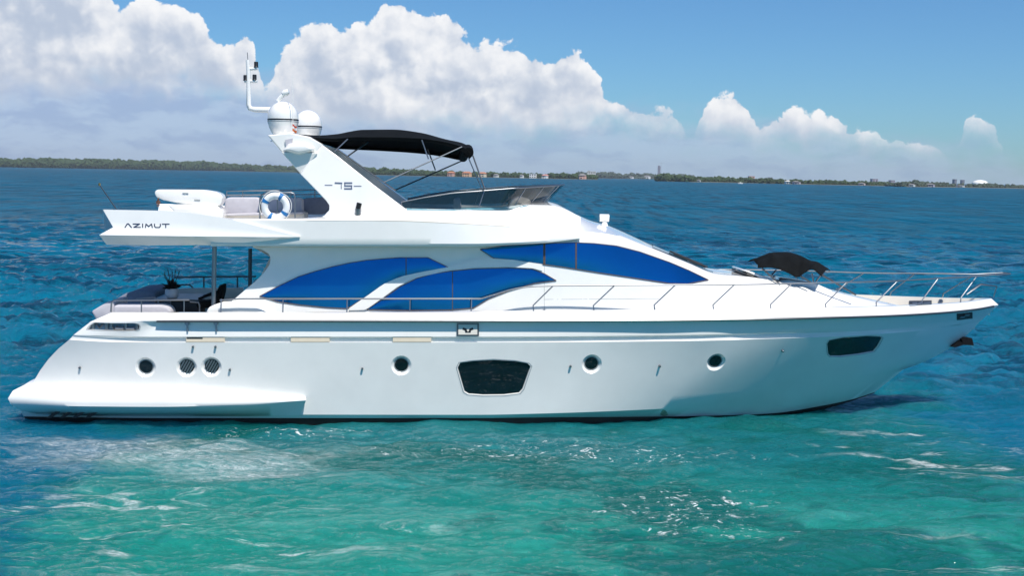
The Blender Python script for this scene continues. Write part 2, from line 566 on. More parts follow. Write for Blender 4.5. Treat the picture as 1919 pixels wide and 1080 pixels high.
hb = MB()
hb.idx(WHITE); hb.idx(ANTIF); hb.idx(CREAM)
def between(a, b, k=3):
    return [[p.lerp(q, i / k) for p, q in zip(a, b)] for i in range(k + 1)]
def belly(a, m, b, k=6):
    """smooth section through three lines"""
    out = []
    for i in range(k + 1):
        u = i / k
        out.append([p * ((1 - u) * (1 - 2 * u)) + q * (4 * u * (1 - u)) + r * (u * (2 * u - 1)) for p, q, r in zip(a, m, b)])
    return out
for side in (lambda r: r, mir):
    hb.grid([side(rA), side(rB)], WHITE)
    hb.grid([side(rB), side(rC)], WHITE)
    hb.grid([side(r) for r in between(rC, rD)], WHITE)
    hb.grid([side(rD), side(rE)], WHITE)
    hb.grid([side(rE), side(rE2)], WHITE)
    hb.grid([side(rE2), side(rE3)], WHITE)
    hb.grid([side(r) for r in belly(rE3, rG, rH)], WHITE)
    hb.grid([side(rH), side(rI)], WHITE)
    hb.grid([side(rI), side(rJ)], ANTIF)
    hb.grid([side(rJ), side(rK)], ANTIF)
    hb.grid([side(rA), side(rA2)], WHITE)
    hb.grid([side(r) for r in between(rA2, rA3, 2)], CREAM)
hb.grid([rA3, mir(rA3)], CREAM)
sec = [rA3[0], rA2[0], rA[0], rB[0], rC[0]] + [r[0] for r in between(rC, rD)[1:]] + [rE[0], rE2[0], rE3[0]] + [r[0] for r in belly(rE3, rG, rH)[1:]] + [rI[0], rJ[0], rK[0]]
ring = sec + mir(sec)[::-1][1:]
hb.add(ring, [tuple(range(len(ring)))], WHITE)
hull = hb.build('hull', WHITE, yacht, 28)
HB = bvh_of(hull)

# recesses cut into the hull: portholes, vents, windows
cut = MB()
PORT = [(272.5, 689, 18.5), (752, 685.5, 18.5), (1109, 683, 18.5), (1342, 679.5, 18.5)]
VENT = [(349.5, 688.5, 18.5), (396, 688, 18.5)]
mpp = 26.4 / F            # metres to a pixel at the hull side
def disc_ring(c, n, r, k=32):
    u = Vector((1, 0, 0)); u = (u - n * u.dot(n)).normalized(); w = n.cross(u)
    return [c + (u * math.cos(2 * math.pi * i / k) + w * math.sin(2 * math.pi * i / k)) * r for i in range(k)]
for px, py, r in PORT + VENT:
    l, n = hit(HB, px, py)
    a = disc_ring(l + n * 0.05, n, r * mpp * 1.30)
    b = disc_ring(l - n * 0.075, n, r * mpp * 0.70)
    cut.prism(a, b)
def window_cut(poly, depth=0.05, inset=0.88):
    pts = [hit(HB, *p) for p in poly]
    n = sum((q[1] for q in pts), Vector()).normalized()
    c = sum((q[0] for q in pts), Vector()) / len(pts)
    a = [q[0] + n * 0.05 for q in pts]
    b = [c + (q[0] - c) * 0.965 - n * depth for q in pts]
    cut.prism(a, b)
    return pts, n, c
W_MID = [(861, 680), (885, 676.5), (925, 674.5), (965, 676.5), (990, 681), (996, 687), (981, 730), (974, 738), (945, 741.5), (905, 742), (877, 740), (869, 735), (856, 690)]
W_FWD = [(1553, 638), (1580, 633), (1625, 630), (1650, 631), (1654.5, 634), (1646, 650), (1638, 660), (1610, 665), (1575, 669), (1556, 669), (1551, 664), (1549, 645)]
SLOT = [(178, 605), (210, 606.5), (250, 606), (259, 607.5), (262, 612), (261, 617), (256, 620), (230, 620.5), (176, 619.5), (163, 618), (168, 611)]
cuts = [window_cut(W_MID), window_cut(W_FWD, 0.04), window_cut(SLOT, 0.12)]
cutter = cut.build('cutter', WHITE, yacht, 0, merge=False)
md = hull.modifiers.new('cut', 'BOOLEAN')
md.operation = 'DIFFERENCE'; md.solver = 'EXACT'; md.object = cutter
bpy.context.view_layer.update()
ev = hull.evaluated_get(bpy.context.evaluated_depsgraph_get())
nm = bpy.data.meshes.new_from_object(ev)
hull.modifiers.clear()
if len(nm.polygons) > len(hull.data.polygons) * 0.9:
    hull.data = nm
    nm.set_sharp_from_angle(angle=math.radians(28))
print('HULL polys', len(nm.polygons))
bpy.data.objects.remove(cutter)
hull.data.name = 'hull'

# rub rail: steel strip along the widest line
i0 = min(range(NH), key=lambda i: abs(rB[i].x - P(290, 601, -2.78).x))
sg = rB[i0:-1]
def band(r, dy, dz):
    return [Vector((p.x, p.y + dy, p.z + dz)) for p in r]
for s_, f in ((1, lambda r: r), (-1, mir)):
    rr = MB()
    a = [band(sg, -0.03, 0.012), band(sg, -0.045, -0.012), band(sg, -0.03, -0.036), band(sg, 0.03, -0.036), band(sg, 0.03, 0.012)]
    rr.grid([f(q) for q in a], closed=True)
    rr.build('rub_rail', DARKST, yacht, 50)

# ---- hull windows, portholes, vents, fittings
def glass_from(pts, n, c, depth, m, name, frame=True):
    k = len(pts)
    a = [c + (q[0] - c) * 0.968 - n * (depth - 0.012) for q in pts]
    b = [p - n * 0.008 for p in a]
    w = MB().prism(a, b).build(name, m, yacht, 0)
    if frame:
        fb = MB()
        o1 = [q[0] + (q[0] - c).normalized() * 0.02 + n * 0.004 for q in pts]
        i1 = [c + (q[0] - c) * 0.97 - n * (depth - 0.014) for q in pts]
        o2 = [q[0] + (q[0] - c).normalized() * 0.004 + n * 0.004 for q in pts]
        fb.grid([o1 + [o1[0]], o2 + [o2[0]], i1 + [i1[0]]])
        fb.build('frame', GROUT, w, 30)
    return w
glass_from(*cuts[0], 0.05, DARKG, 'hull_window')
glass_from(*cuts[1], 0.04, DARKG, 'hull_window')
for px, py, r in PORT:
    l, n = hit(HB, px, py)
    c = l - n * 0.066
    pb = MB().lathe([(0.0, 0.006), (r * mpp * 0.70, 0.006), (r * mpp * 0.73, 0.0)], c, n)
    ph = pb.build('porthole', DARKG, yacht, 30)
    fr = MB().lathe([(r * mpp * 0.68, 0.006), (r * mpp * 0.69, 0.016), (r * mpp * 0.76, 0.016), (r * mpp * 0.76, 0.0)], c, n)
    fr.build('frame', GROUT, ph, 30)
for px, py, r in VENT:
    l, n = hit(HB, px, py)
    c = l - n * 0.068
    vb = MB().lathe([(0.0, 0.004), (r * mpp * 0.72, 0.004)], c, n).build('engine_vent', BLACKP, yacht, 30)
    u = Vector((1, 0, 0)); u = (u - n * u.dot(n)).normalized(); w = u.cross(n)
    dr = (u * 0.48 - w * 0.88).normalized(); sd = n.cross(dr)
    R = r * mpp * 0.70
    sm = MB()
    for k in range(-2, 3):
        o = k * R * 0.36
        hl = math.sqrt(max(0.0, R * R - o * o)) * 0.97
        p = c + sd * o + n * 0.014
        v = []
        for e in (-hl, hl):
            for q in (-R * 0.10, R * 0.10):
                v.append(p + dr * e + sd * q)
        v2 = [x + n * 0.02 for x in v]
        sm.add(v + v2, [(0, 1, 3, 2), (4, 6, 7, 5), (0, 4, 5, 1), (1, 5, 7, 3), (3, 7, 6, 2), (2, 6, 4, 0)])
    sm.build('louvre', CHROME, vb, 0)
for px, py in ((150, 689), (431, 693), (679, 691), (1069, 686.5), (1236, 686), (1466, 657), (362, 650), (404, 650)):
    l, n = hit(HB, px, py)
    MB().lathe([(0.0, 0.055), (0.022, 0.055), (0.026, 0.045), (0.026, 0.0)], l, n, n=12).build('drain_fitting', CHROME, yacht, 40)
for px in (351, 405):
    mb = MB()
    a, n = hit(HB, px, 606); b, _ = hit(HB, px + 1, 622)
    mb.tube([a + n * 0.03, b + n * 0.03], 0.018)
    mb.lathe([(0.0, 0.05), (0.05, 0.05), (0.05, 0.0)], a, n, n=14)
    mb.build('hinge', CHROME, yacht, 40)
# cream blocks set in the undercut
def block(name, a, b, y0, y1, w0, w1, m):
    t0, t1 = P(a, y0, -2.7), P(b, y0, -2.7)
    b0, b1 = P(a, y1, -2.7), P(b, y1, -2.7)
    o = []
    for q in (t0, t1, b1, b0):
        o.append(Vector((q.x, interp_row(rE, q.x, 1) - w1, q.z)))
    return MB().prism(o, [Vector((p.x, p.y + w1 - w0, p.z)) for p in o]).build(name, m, yacht, 0, bevel=0.006)
for a, b in ((349, 421), (545, 617.5), (736, 808)):
    block('fender_block', a, b, 632.8, 641.6, -0.02, 0.058, CREAMB)
block('dark_opening', 350, 380, 633.0, 635.4, 0.0, 0.064, BLACKP)  # black strip standing in for the dark opening at the first block
# emblem plate
em = patch('emblem_plate', [(856, 606), (897.5, 606)], [(856, 630), (897.5, 630)], HB, 0.03, 0.01, DARKST, yacht, 8, 3)
HB2 = bvh_of(hull, em)
pl = patch('plate_face', [(859, 608.5), (894.5, 608.5)], [(859, 627.5), (894.5, 627.5)], HB2, 0.006, 0.002, CREAM, em, 8, 3)
HB3 = bvh_of(pl)
strokes('emblem', [(0.05, [(868.5, 616.5), (872.5, 618), (874, 622.5)]), (0.03, [(873, 621.5), (876, 623)]),
                   (0.05, [(885.5, 616.5), (881.5, 618), (880, 622.5)]), (0.03, [(881, 621.5), (878, 623)])], 0.03, HB3, 0.004, BLACKP, em)
# mooring slot
pts, n, c = cuts[2]
sl_o = glass_from(pts, n, c, 0.11, mat('blue_grey_recess', (0.10, 0.19, 0.27), 0.4, var=0.3, vscale=9), 'mooring_recess', True)
for px, py, kind in ((183, 612, 0), (197, 613, 1), (206, 611, 1), (212, 615, 0), (222, 616, 2), (234, 612, 1), (243, 616, 2), (256, 613, 1), (171, 613, 1)):
    p = c + (hit(HB, px, py)[0] - c) * 0.97 - n * 0.09
    mb = MB()
    if kind == 2:
        mb.tube([p + Vector((-0.09, 0, -0.01)), p + Vector((0.09, 0, -0.01))], 0.035, n=10)
    elif kind == 1:
        mb.tube([p + Vector((0, 0, -0.07)), p + Vector((0, 0, 0.05))], 0.035, n=12)
        mb.tube([p + Vector((0, 0, 0.05)), p + Vector((0, 0, 0.075))], 0.05, n=12)
    else:
        mb.tube([p + Vector((-0.06, 0, 0.05)), p + Vector((0, 0, -0.05)), p + Vector((0.07, 0, 0.04))], 0.02, n=8)
    mb.build('cleat', CHROME if kind else DARKST, sl_o, 50)
# bow fairlead
fl = patch('fairlead', [(1797, 588), (1822, 585.5)], [(1793, 600), (1818, 597)], HB, 0.012, 0.02, BLACKP, yacht, 8, 3)
FB = bvh_of(fl)
strokes('roller', [[(1799, 594), (1806, 593)], [(1808, 590), (1815, 589.5)]], 0.05, FB, 0.03, CHROME, fl)
# waterline stain
patch('stain', [(1237, 776), (1241, 769), (1244, 768), (1248, 770), (1252, 777)], [(1237, 777), (1241, 780), (1244, 780.5), (1248, 780), (1252, 778)], HB, 0.003, 0.002,
      mat('brown_stain', (0.36, 0.40, 0.31), 0.8, var=0.5, vscale=20), yacht, 8, 4)

# ---- swim platform moulding along the stern quarter
NS = 60
bi2 = lambda t: t ** 1.5
s1 = row([(45, 722, 2.50), (150, 724, 2.56), (300, 727, 2.60), (450, 734, 2.60), (572, 745, 2.60)], NS, bias=bi2)
s2 = row([(24, 733, 2.72), (150, 735, 2.86), (300, 738, 2.88), (450, 742, 2.78), (573, 747, 2.67)], NS, bias=bi2)
s3 = row([(15, 747, 2.78), (150, 751, 2.98), (300, 752, 2.98), (450, 752, 2.86), (573.5, 749, 2.71)], NS, bias=bi2)
s4 = row([(20, 758, 2.76), (150, 762, 2.985), (300, 763, 2.985), (450, 759, 2.87), (573.5, 751, 2.72)], NS, bias=bi2)
s5 = row([(40, 770, 2.64), (150, 772, 2.80), (300, 772, 2.82), (450, 766, 2.79), (573, 752.5, 2.70)], NS, bias=bi2)
s6 = row([(70, 777, 2.46), (150, 779.5, 2.52), (300, 780.5, 2.54), (450, 780.5, 2.53), (562, 779.5, 2.52)], NS, bias=bi2)
s7 = [Vector((p.x, p.y + 0.4, p.z)) for p in s6]
s0 = [Vector((p.x, p.y + 0.4, p.z + 0.02)) for p in s1]
pf = MB()
rows_ = [s0, s1]
mids = []
cs = [s1, s2, s3, s4, s5]
for a, b in zip(cs[:-1], cs[1:]):
    mids += between(a, b, 2)[1:]
near = [s0, s1] + mids + [s6, s7]
pf.grid(near)
pf.grid([mir(r) for r in near])
aft = [r[0] for r in near]
pf.grid([aft, mir(aft)])
pf.add([r[-1] for r in near], [tuple(range(len(near)))])
pf.add([mir(r)[-1] for r in near], [tuple(range(len(near)))])
pf.grid([[r for r in s0], mir(s0)])
pf.build('swim_platform', WHITE, yacht, 50)
fins = MB()
for px in (92, 116, 140, 164):
    a = [P(px + 12, 772, -2.75), P(px + 22, 772, -2.75), P(px + 4, 784, -2.75), P(px - 6, 784, -2.75)]
    MB().prism(a, [p + Vector((0, 0.25, 0)) for p in a]).build('platform_bracket', BLACKP, yacht, 0)

# ---- deckhouse
NC = 120
def cab_row(u, px0):
    base = [(400, 592, 2.12), (1000, 590, 2.12), (1250, 588, 1.95), (1400, 586, 1.66), (1550, 583, 1.15), (1697, 577, 0.50)]
    top = [(400, 464, 1.96), (880, 461.5, 1.96), (1020, 454.5, 1.96), (1080, 453, 1.93), (1155, 458.5, 1.84), (1254, 490, 1.66), (1330, 524, 1.46), (1400, 539, 1.30),
           (1500, 553, 0.98), (1600, 566, 0.66), (1696, 575.5, 0.36)]
    q = np.linspace(px0, 1696, NC)
    b = np.array(base); t = np.array(top)
    out = []
    for v in q:
        y0, b0 = pchip(b[:, 0], b[:, 1], [v])[0], pchip(b[:, 0], b[:, 2], [v])[0]
        y1, b1 = pchip(t[:, 0], t[:, 1], [v])[0], pchip(t[:, 0], t[:, 2], [v])[0]
        out.append(P(float(v), float(y0 + (y1 - y0) * u), -float(b0 + (b1 - b0) * u)))
    return out
cr = [cab_row(u, p) for u, p in ((0, 400), (0.28, 445), (0.40, 463), (0.48, 476), (0.58, 489), (0.67, 499), (0.74, 505), (0.80, 507), (0.86, 506.5), (0.91, 503), (0.96, 492), (1.0, 474))]
s3c = row([(474, 446, 1.75), (880, 446, 1.75), (1000, 432, 1.75), (1075, 433, 1.74), (1135, 438, 1.66), (1215, 463, 1.46), (1290, 493, 1.25), (1345, 514, 1.08), (1400, 519, 0.96),
           (1503, 536, 0.68), (1560, 547, 0.50), (1619, 560.5, 0.34), (1696, 575, 0.15)], NC)
s4c = row([(474, 446, 0), (900, 446, 0), (975, 425, 0), (1000, 395, 0), (1040, 385, 0), (1060, 392.5, 0), (1110, 415, 0), (1135, 421.5, 0), (1170, 436, 0), (1215, 456.5, 0), (1280, 484.5, 0), (1345, 511.5, 0), (1380, 512.5, 0),
           (1440, 518, 0), (1503, 532, 0), (1560, 543.5, 0), (1619, 558, 0), (1696, 574, 0)], NC)
def arcs(a, b, k=4):
    """crowned roof between the side edge a and the centre line b"""
    out = []
    for i in range(k + 1):
        u = i / k
        out.append([Vector((p.x + (q.x - p.x) * u, p.y + (q.y - p.y) * u, p.z + (q.z - p.z) * math.sin(u * math.pi / 2))) for p, q in zip(a, b)])
    return out
roof = arcs(s3c, s4c)
cb = MB()
side_rows = cr + between(cr[-1], s3c, 3)[1:]
for f in (lambda r: r, mir):
    cb.grid([f(r) for r in side_rows])
    cb.grid([f(r) for r in roof])
cap = [r[0] for r in side_rows] + [r[0] for r in roof[1:]]
cb.add(cap + mir(cap)[::-1][1:], [tuple(range(len(cap) * 2 - 1))])
cap = [r[-1] for r in side_rows] + [r[-1] for r in roof[1:]]
cb.add(cap + mir(cap)[::-1][1:], [tuple(range(len(cap) * 2 - 1))])
cabin = cb.build('deckhouse', WHITE, yacht, 32)
CB = bvh_of(cabin)

W1T = [(487, 555.5), (520, 537.5), (560, 518.5), (590, 509), (623, 500), (655, 493), (686, 488), (720, 485), (749, 483), (802, 483), (846, 504)]
W1B = [(487, 555.5), (520, 565.5), (560, 571.5), (610, 576.5), (651, 578.5), (686, 556.5), (717, 534.5), (749, 520), (796, 510), (846, 504)]
W2T = [(688, 580.5), (717, 561), (749, 538), (780, 522.5), (810, 513.5), (843, 508.7), (890, 504), (953, 502.4), (998, 504.8), (1020, 513), (1042, 526)]
W2B = [(688, 580.5), (764, 582), (843, 581), (887, 577.5), (916, 560), (953, 545.5), (1001, 531.5), (1042, 526)]
W3T = [(900, 467.5), (940, 461.5), (1019, 456.3), (1080, 454.8), (1113, 456.4), (1155, 461), (1198, 472), (1254, 491.8), (1290, 507), (1327, 525)]
W3B = [(900, 468), (925, 484), (975, 489.5), (1020, 496), (1057, 501), (1113, 510), (1184, 520.7), (1254, 531.4), (1288, 532.3), (1327, 525)]
def side_window(T, B, mull):
    fr = patch('side_window', T, B, CB, 0.012, 0.02, BLUEG, yacht, 44, 10, 40, 0.010)
    FBV = bvh_of(fr)
    strokes('trim', [T], 0.016, CB, 0.02, BRONZE, fr, 3)
    strokes('trim', [B], 0.016, CB, 0.02, BRONZE, fr, 3)
    for px, w in mull:
        yt = np.interp(px, [p[0] for p in T], [p[1] for p in T]); yb = np.interp(px, [p[0] for p in B], [p[1] for p in B])
        strokes('mullion', [[(px, float(yt) + 0.5), (px, float(yb) - 0.5)]], w, FBV, 0.008, BRONZE, fr)
    return fr
side_window(W1T, W1B, [(761, 0.02)])
side_window(W2T, W2B, [(848, 0.018)])
side_window(W3T, W3B, [(1020, 0.05), (1079.5, 0.035)])
# raised mouldings sweeping up between the windows
def moulding(T, B, off):
    return patch('moulding', T, B, CB, off, 0.01, WHITE, yacht, 40, 4, 50)
moulding([(655, 577.5), (690, 553.5), (719, 532.5), (751, 518.5), (798, 508.5), (850, 499), (884, 489), (905, 483.5), (960, 487), (1016, 495.5)],
         [(655, 582), (686, 581), (716, 559.5), (748, 536), (780, 520.7), (843, 507), (890, 502.3), (953, 500.6), (998, 503), (1016, 508)], 0.045)
# seams in the coach side
strokes('seam', [[(1020, 499), (1020, 582)]], 0.008, CB, 0.002, GROUT, yacht)
strokes('seam', [[(1020, 561.5), (1235, 560)]], 0.008, CB, 0.002, GROUT, yacht)
# windscreen between the roof edge and the centre line
def loft_patch(a, b, px0, px1, u0, u1, off, name, m, both=True):
    xs = [p.x for p in s4c]
    ia = [i for i in range(NC) if 474 + (1696 - 474) * i / (NC - 1) > px0 and 474 + (1696 - 474) * i / (NC - 1) < px1]
    rows = []
    for k in range(7):
        u = u0 + (u1 - u0) * k / 6
        rows.append([Vector((a[i].x + (b[i].x - a[i].x) * u, a[i].y + (b[i].y - a[i].y) * u, a[i].z + (b[i].z - a[i].z) * math.sin(u * math.pi / 2) + off)) for i in ia])
    full = rows + [mir(r) for r in rows[::-1][1:]]
    return MB().grid(full).build(name, m, yacht, 60)
ws = loft_patch(s3c, s4c, 1222, 1340, 0.10, 1.0, 0.018, 'windscreen', mat('pale_blue_glass', (0.10, 0.22, 0.30), 0.04, spec=0.6, var=0.1))
for y0, (a, b) in zip((-0.62, -0.1, 0.5), (((1262, 478), (1322, 504)), ((1255, 473), (1318, 500)), ((1268, 478), (1326, 503)))):
    p, q = P(*a, y0), P(*b, y0)
    mb = MB().tube([p + Vector((0, 0, 0.03)), q + Vector((0, 0, 0.03))], 0.02, n=6)
    mb.tube([p.lerp(q, 0.1) + Vector((0, 0.1, 0.03)), p.lerp(q, 0.85) + Vector((0, 0.1, 0.05))], 0.012, n=6)
    mb.build('wiper', BLACKP, yacht, 40)

# ---- flybridge tub
NF = 110
f1 = row([(395, 461.5, 2.56), (880, 462, 2.54), (960, 459, 2.40), (1020, 455.5, 2.22), (1088, 447, 1.98)], NF)
f1b = row([(395, 457, 2.60), (880, 457, 2.58), (960, 455, 2.43), (1020, 451.5, 2.24), (1088, 445.5, 1.98)], NF)
f2 = row([(395, 414, 2.60), (600, 413, 2.60), (765, 413.5, 2.58), (900, 420.5, 2.48), (1000, 428, 2.22), (1088, 443, 1.97)], NF)
f2b = row([(395, 411, 2.55), (600, 410, 2.55), (765, 410.5, 2.54), (900, 417.5, 2.44), (1000, 425, 2.18), (1088, 441, 1.95)], NF)
f3 = row([(395, 408, 2.34), (480, 410.5, 2.34), (600, 407, 2.32), (690, 398, 2.26), (757, 391, 2.20), (830, 392.5, 2.15), (945, 395, 2.06), (965, 391, 2.02), (985, 384.5, 1.92), (1030, 385, 1.78), (1050, 389, 1.75), (1088, 407, 1.72)], NF)
f4 = [Vector((p.x, p.y + 0.14, p.z + 0.004)) for p in f3]
xd = P(975, 390, -2.0).x
f5 = [Vector((p.x, p.y + 0.05, 4.42 if p.x < xd else p.z + 0.004)) for p in f4]
f0 = [Vector((p.x, -1.9, p.z + 0.01)) for p in f1]
tb = MB()
nr = [f0, f1, f1b] + between(f1b, f2, 4)[1:] + [f2b] + between(f2b, f3, 4)[1:] + [f4, f5]
for f in (lambda r: r, mir):
    tb.grid([f(r) for r in nr])
tb.grid([f5, [Vector((p.x, 0, p.z + (0.0 if p.x < xd else 0.05))) for p in f5], mir(f5)])
tb.grid([f0, mir(f0)])
endc = [r[0] for r in nr]
tb.add(endc + mir(endc)[::-1], [tuple(range(len(endc) * 2))])
endc = [r[-1] for r in nr]
tb.add(endc + mir(endc)[::-1], [tuple(range(len(endc) * 2))])
tub = tb.build('flybridge', WHITE, yacht, 35)
TB = bvh_of(tub)
# thin seam under the arch foot
strokes('seam', [[(575, 413), (680, 413), (757, 414), (900, 421), (955, 424.5)]], 0.012, TB, 0.004, CREAMB, yacht)

# aft wings and the deck between them
NW = 50
wt = row([(193, 393, 2.62), (320, 396, 2.66), (420, 409, 2.68), (500, 428, 2.67), (562, 443.2, 2.64)], NW)
wm = row([(212, 426, 2.66), (320, 428, 2.70), (420, 433, 2.70), (500, 439, 2.68), (562, 443.6, 2.64)], NW)
wk = row([(186, 440.5, 2.74), (320, 442.5, 2.76), (420, 443.5, 2.74), (500, 444.3, 2.70), (562, 444.2, 2.64)], NW)
wb = row([(200, 459, 2.42), (320, 460, 2.46), (420, 458, 2.56), (500, 451, 2.62), (562, 444.8, 2.62)], NW)
wi = [Vector((p.x, p.y + 0.16, p.z)) for p in wt]
wj = [Vector((p.x, p.y + 0.5, p.z)) for p in wb]
wings = []
for f in (lambda r: r, mir):
    wbm = MB()
    nn = [wj, wb, wk] + between(wk, wm, 2)[1:] + between(wm, wt, 3)[1:] + [wi]
    wbm.grid([f(r) for r in nn], closed=True)
    e = [f(r)[0] for r in nn]
    wbm.add(e, [tuple(range(len(e)))])
    wings.append(wbm.build('flybridge_wing', WHITE, yacht, 25))
WB = bvh_of(wings[0])
sb = MB()
z0, z1 = wb[5].z, wk[5].z + 0.12
xa, xb_ = P(214, 440, -2.3).x, P(480, 440, -2.3).x
o = [(xa, -2.35, z0 + 0.02), (xb_, -2.4, z0 + 0.02), (xb_, 2.4, z0 + 0.02), (xa, 2.35, z0 + 0.02)]
sb.prism([Vector(p) for p in o], [Vector((p[0], p[1], z1)) for p in o])
sb.build('aft_deck_overhang', WHITE, yacht, 0)
# lettering on the wing
def cr2(l):
    return [(160 + a / 3.856, 300 + b / 3.856) for a, b in l]
strokes('lettering', [cr2(l) for l in (
    [(286, 488), (303, 461), (312, 461), (334, 488)],
    [(345, 462), (392, 462), (350, 486), (398, 486)],
    [(414, 461), (414, 487)],
    [(434, 488), (438, 462), (458, 480), (478, 462), (484, 488)],
    [(500, 462), (500, 478), (508, 487), (534, 487), (542, 478), (542, 462)],
    [(556, 463), (606, 463)], [(581, 466), (581, 488)])], 0.022, WB, 0.006, INK, wings[0], 2)

# ---- radar arch
def leg_y(py):
    return -(2.26 - (412 - py) / 142.0 * 0.30)
def outline(pts, dy=0.0, fy=None):
    return [P(a, b, (fy if fy is not None else leg_y(b)) + dy) for a, b in pts]
LEG = [(563, 326), (592, 285), (604, 271), (640, 298), (700, 346), (760, 391), (762, 402), (745, 413), (590, 413), (608, 404), (617, 394), (617, 385), (611, 376)]
UND = [(527, 284), (594, 286), (564, 327)]
TOP = [(501, 253), (543, 248.5), (580, 256), (604, 270), (594, 287), (527, 285)]
a = [P(x, y, -1.98) for x, y in TOP]
arch_leg = MB().prism(a, [Vector((p.x, 1.98, p.z)) for p in a]).build('radar_arch', WHITE, yacht, 20, bevel=0.03)
legs = []
for f in (lambda r: r, mir):
    legs.append(MB().prism(f(outline(LEG)), f(outline(LEG, 0.24))).build('arch_leg', WHITE, arch_leg, 20, bevel=0.02))
    u1 = [P(527, 285, -2.06), P(595, 287, -2.06), P(564, 327, -1.96)]
    u2 = [p + Vector((0, 0.3, 0)) for p in (P(527, 285, -1.9), P(595, 287, -1.9), P(564, 327, -1.9))]
    MB().prism(f(u1), f(u2)).build('arch_gusset', WHITE, arch_leg, 20, bevel=0.015)
AB = bvh_of(legs[0])
# rounded pod under the edge
for s in (1, -1):
    pd = MB()
    p0 = [P(x, y, -2.0) for x, y in ((528, 283), (540, 268), (575, 266), (591, 276), (590, 284), (560, 291))]
    p1 = [P(x, y, -2.18) for x, y in ((536, 280), (546, 273), (572, 272), (583, 277), (582, 282), (560, 286))]
    if s < 0: p0, p1 = mir(p0), mir(p1)
    pd.prism(p0, p1)
    pd.build('arch_pod', WHITE, arch_leg, 50, bevel=0.05, segs=3)
sp_ = MB().prism([P(x, y, -2.0) for x, y in ((534, 262), (549, 259), (546, 275), (536, 276))], [P(x, y, -2.03) for x, y in ((534, 262), (549, 259), (546, 275), (536, 276))])
sp_.build('speaker_grille', FABRIC, arch_leg, 0)
def cr3(l):
    return [(430 + a / 3.856, 80 + b / 3.856) for a, b in l]
strokes('lettering', [(0.018, cr3([(690, 1030), (742, 1030)])), (0.036, cr3([(764, 1014), (812, 1016)])), (0.018, cr3([(808, 1028), (808, 1056)])),
                      (0.036, cr3([(832, 1014), (884, 1014)])), (0.024, cr3([(834, 1018), (834, 1034)])), (0.036, cr3([(832, 1035), (884, 1035)])), (0.024, cr3([(882, 1038), (882, 1054)])),
                      (0.036, cr3([(832, 1056), (884, 1056)])), (0.018, cr3([(900, 1037), (952, 1037)]))], 0.03, AB, 0.006, INK2, legs[0], 2)
# side light on the coaming
l, n = hit(TB, 671, 402)
q = P(671, 391, l.y - 0.02)
nl = MB().tube([l, q], 0.07, n=12).build('side_light', CHROME, yacht, 40)
MB().tube([q, q + Vector((0.03, 0, 0.13))], 0.06, n=12).build('lens', BLACKP, nl, 40)

# radar domes
def dome(px, py, y):
    c = P(px, py, y)
    R = 0.355
    pr = [(0.08, -0.43), (0.19, -0.40), (0.265, -0.31), (0.325, -0.18), (R * 0.99, -0.08), (R, -0.03)]
    d = MB().lathe(pr, c).build('satellite_dome', WHITE, yacht, 60)
    MB().lathe([(R * 1.002, -0.035), (R * 1.012, -0.03), (R * 1.012, -0.008), (R * 1.002, 0.0)], c).build('dark_band', BLACKP, d, 30)
    MB().lathe([(R * 1.002, -0.07), (R * 1.008, -0.066), (R * 1.008, -0.055), (R * 1.002, -0.05)], c).build('dark_band', GROUT, d, 30)
    MB().lathe([(R, 0.0), (R, 0.05)] + [(R * math.cos(t), 0.05 + 0.36 * math.sin(t)) for t in np.linspace(0, math.pi / 2, 12)], c).build('radome', WHITE, d, 60)
    MB().lathe([(0.30, -0.52), (0.20, -0.44), (0.16, -0.36)], c).build('pedestal', WHITE, d, 40)
    return d
dome(530.5, 223, -1.35)
dome(577, 236, 1.35)
# light mast: arm then post
mt = MB()
ym = -0.2
mast_pts = [P(512, 206, ym), P(478, 205, ym), P(468.5, 203, ym), P(466, 196, ym), P(466, 165, ym), P(465.5, 128, ym), P(464, 112, ym)]
mt.tube(mast_pts, 0.075, n=10, r1=0.045)
mast = mt.build('light_mast', WHITE, yacht, 50)
for a, b, c_ in (((466, 129), (482, 128), (480, 121)), ((466, 152), (482, 152), (477, 145)), ((466, 152), (458, 152), (460, 146))):
    br = MB().tube([P(*a, ym), P(*b, ym)], 0.04, n=8).build('bracket', WHITE, mast, 40)
    q = P(*c_, ym)
    MB().lathe([(0.0, 0.07), (0.045, 0.07), (0.05, 0.05), (0.05, -0.04), (0.06, -0.06), (0.0, -0.06)], q, n=14).build('lamp', BLACKP, br, 40)
MB().tube([P(464.5, 112, ym), P(463.5, 98, ym)], 0.008, n=6).build('aerial', DARKST, mast, 0)
hn = MB().tube([P(520, 189, -1.35), P(526, 182, -1.35), P(534, 174, -1.35)], 0.05, n=10)
hn.lathe([(0, 0.09), (0.06, 0.08), (0.085, 0.0), (0.06, -0.07), (0, -0.08)], P(535, 173.5, -1.35), (0.8, 0, 0.35), n=16)
hn.build('horn', WHITE, yacht, 50)
MB().tube([P(549, 246, -1.8), P(548.5, 137, -1.8)], 0.007, n=6).build('whip_aerial', WHITE, yacht, 0)

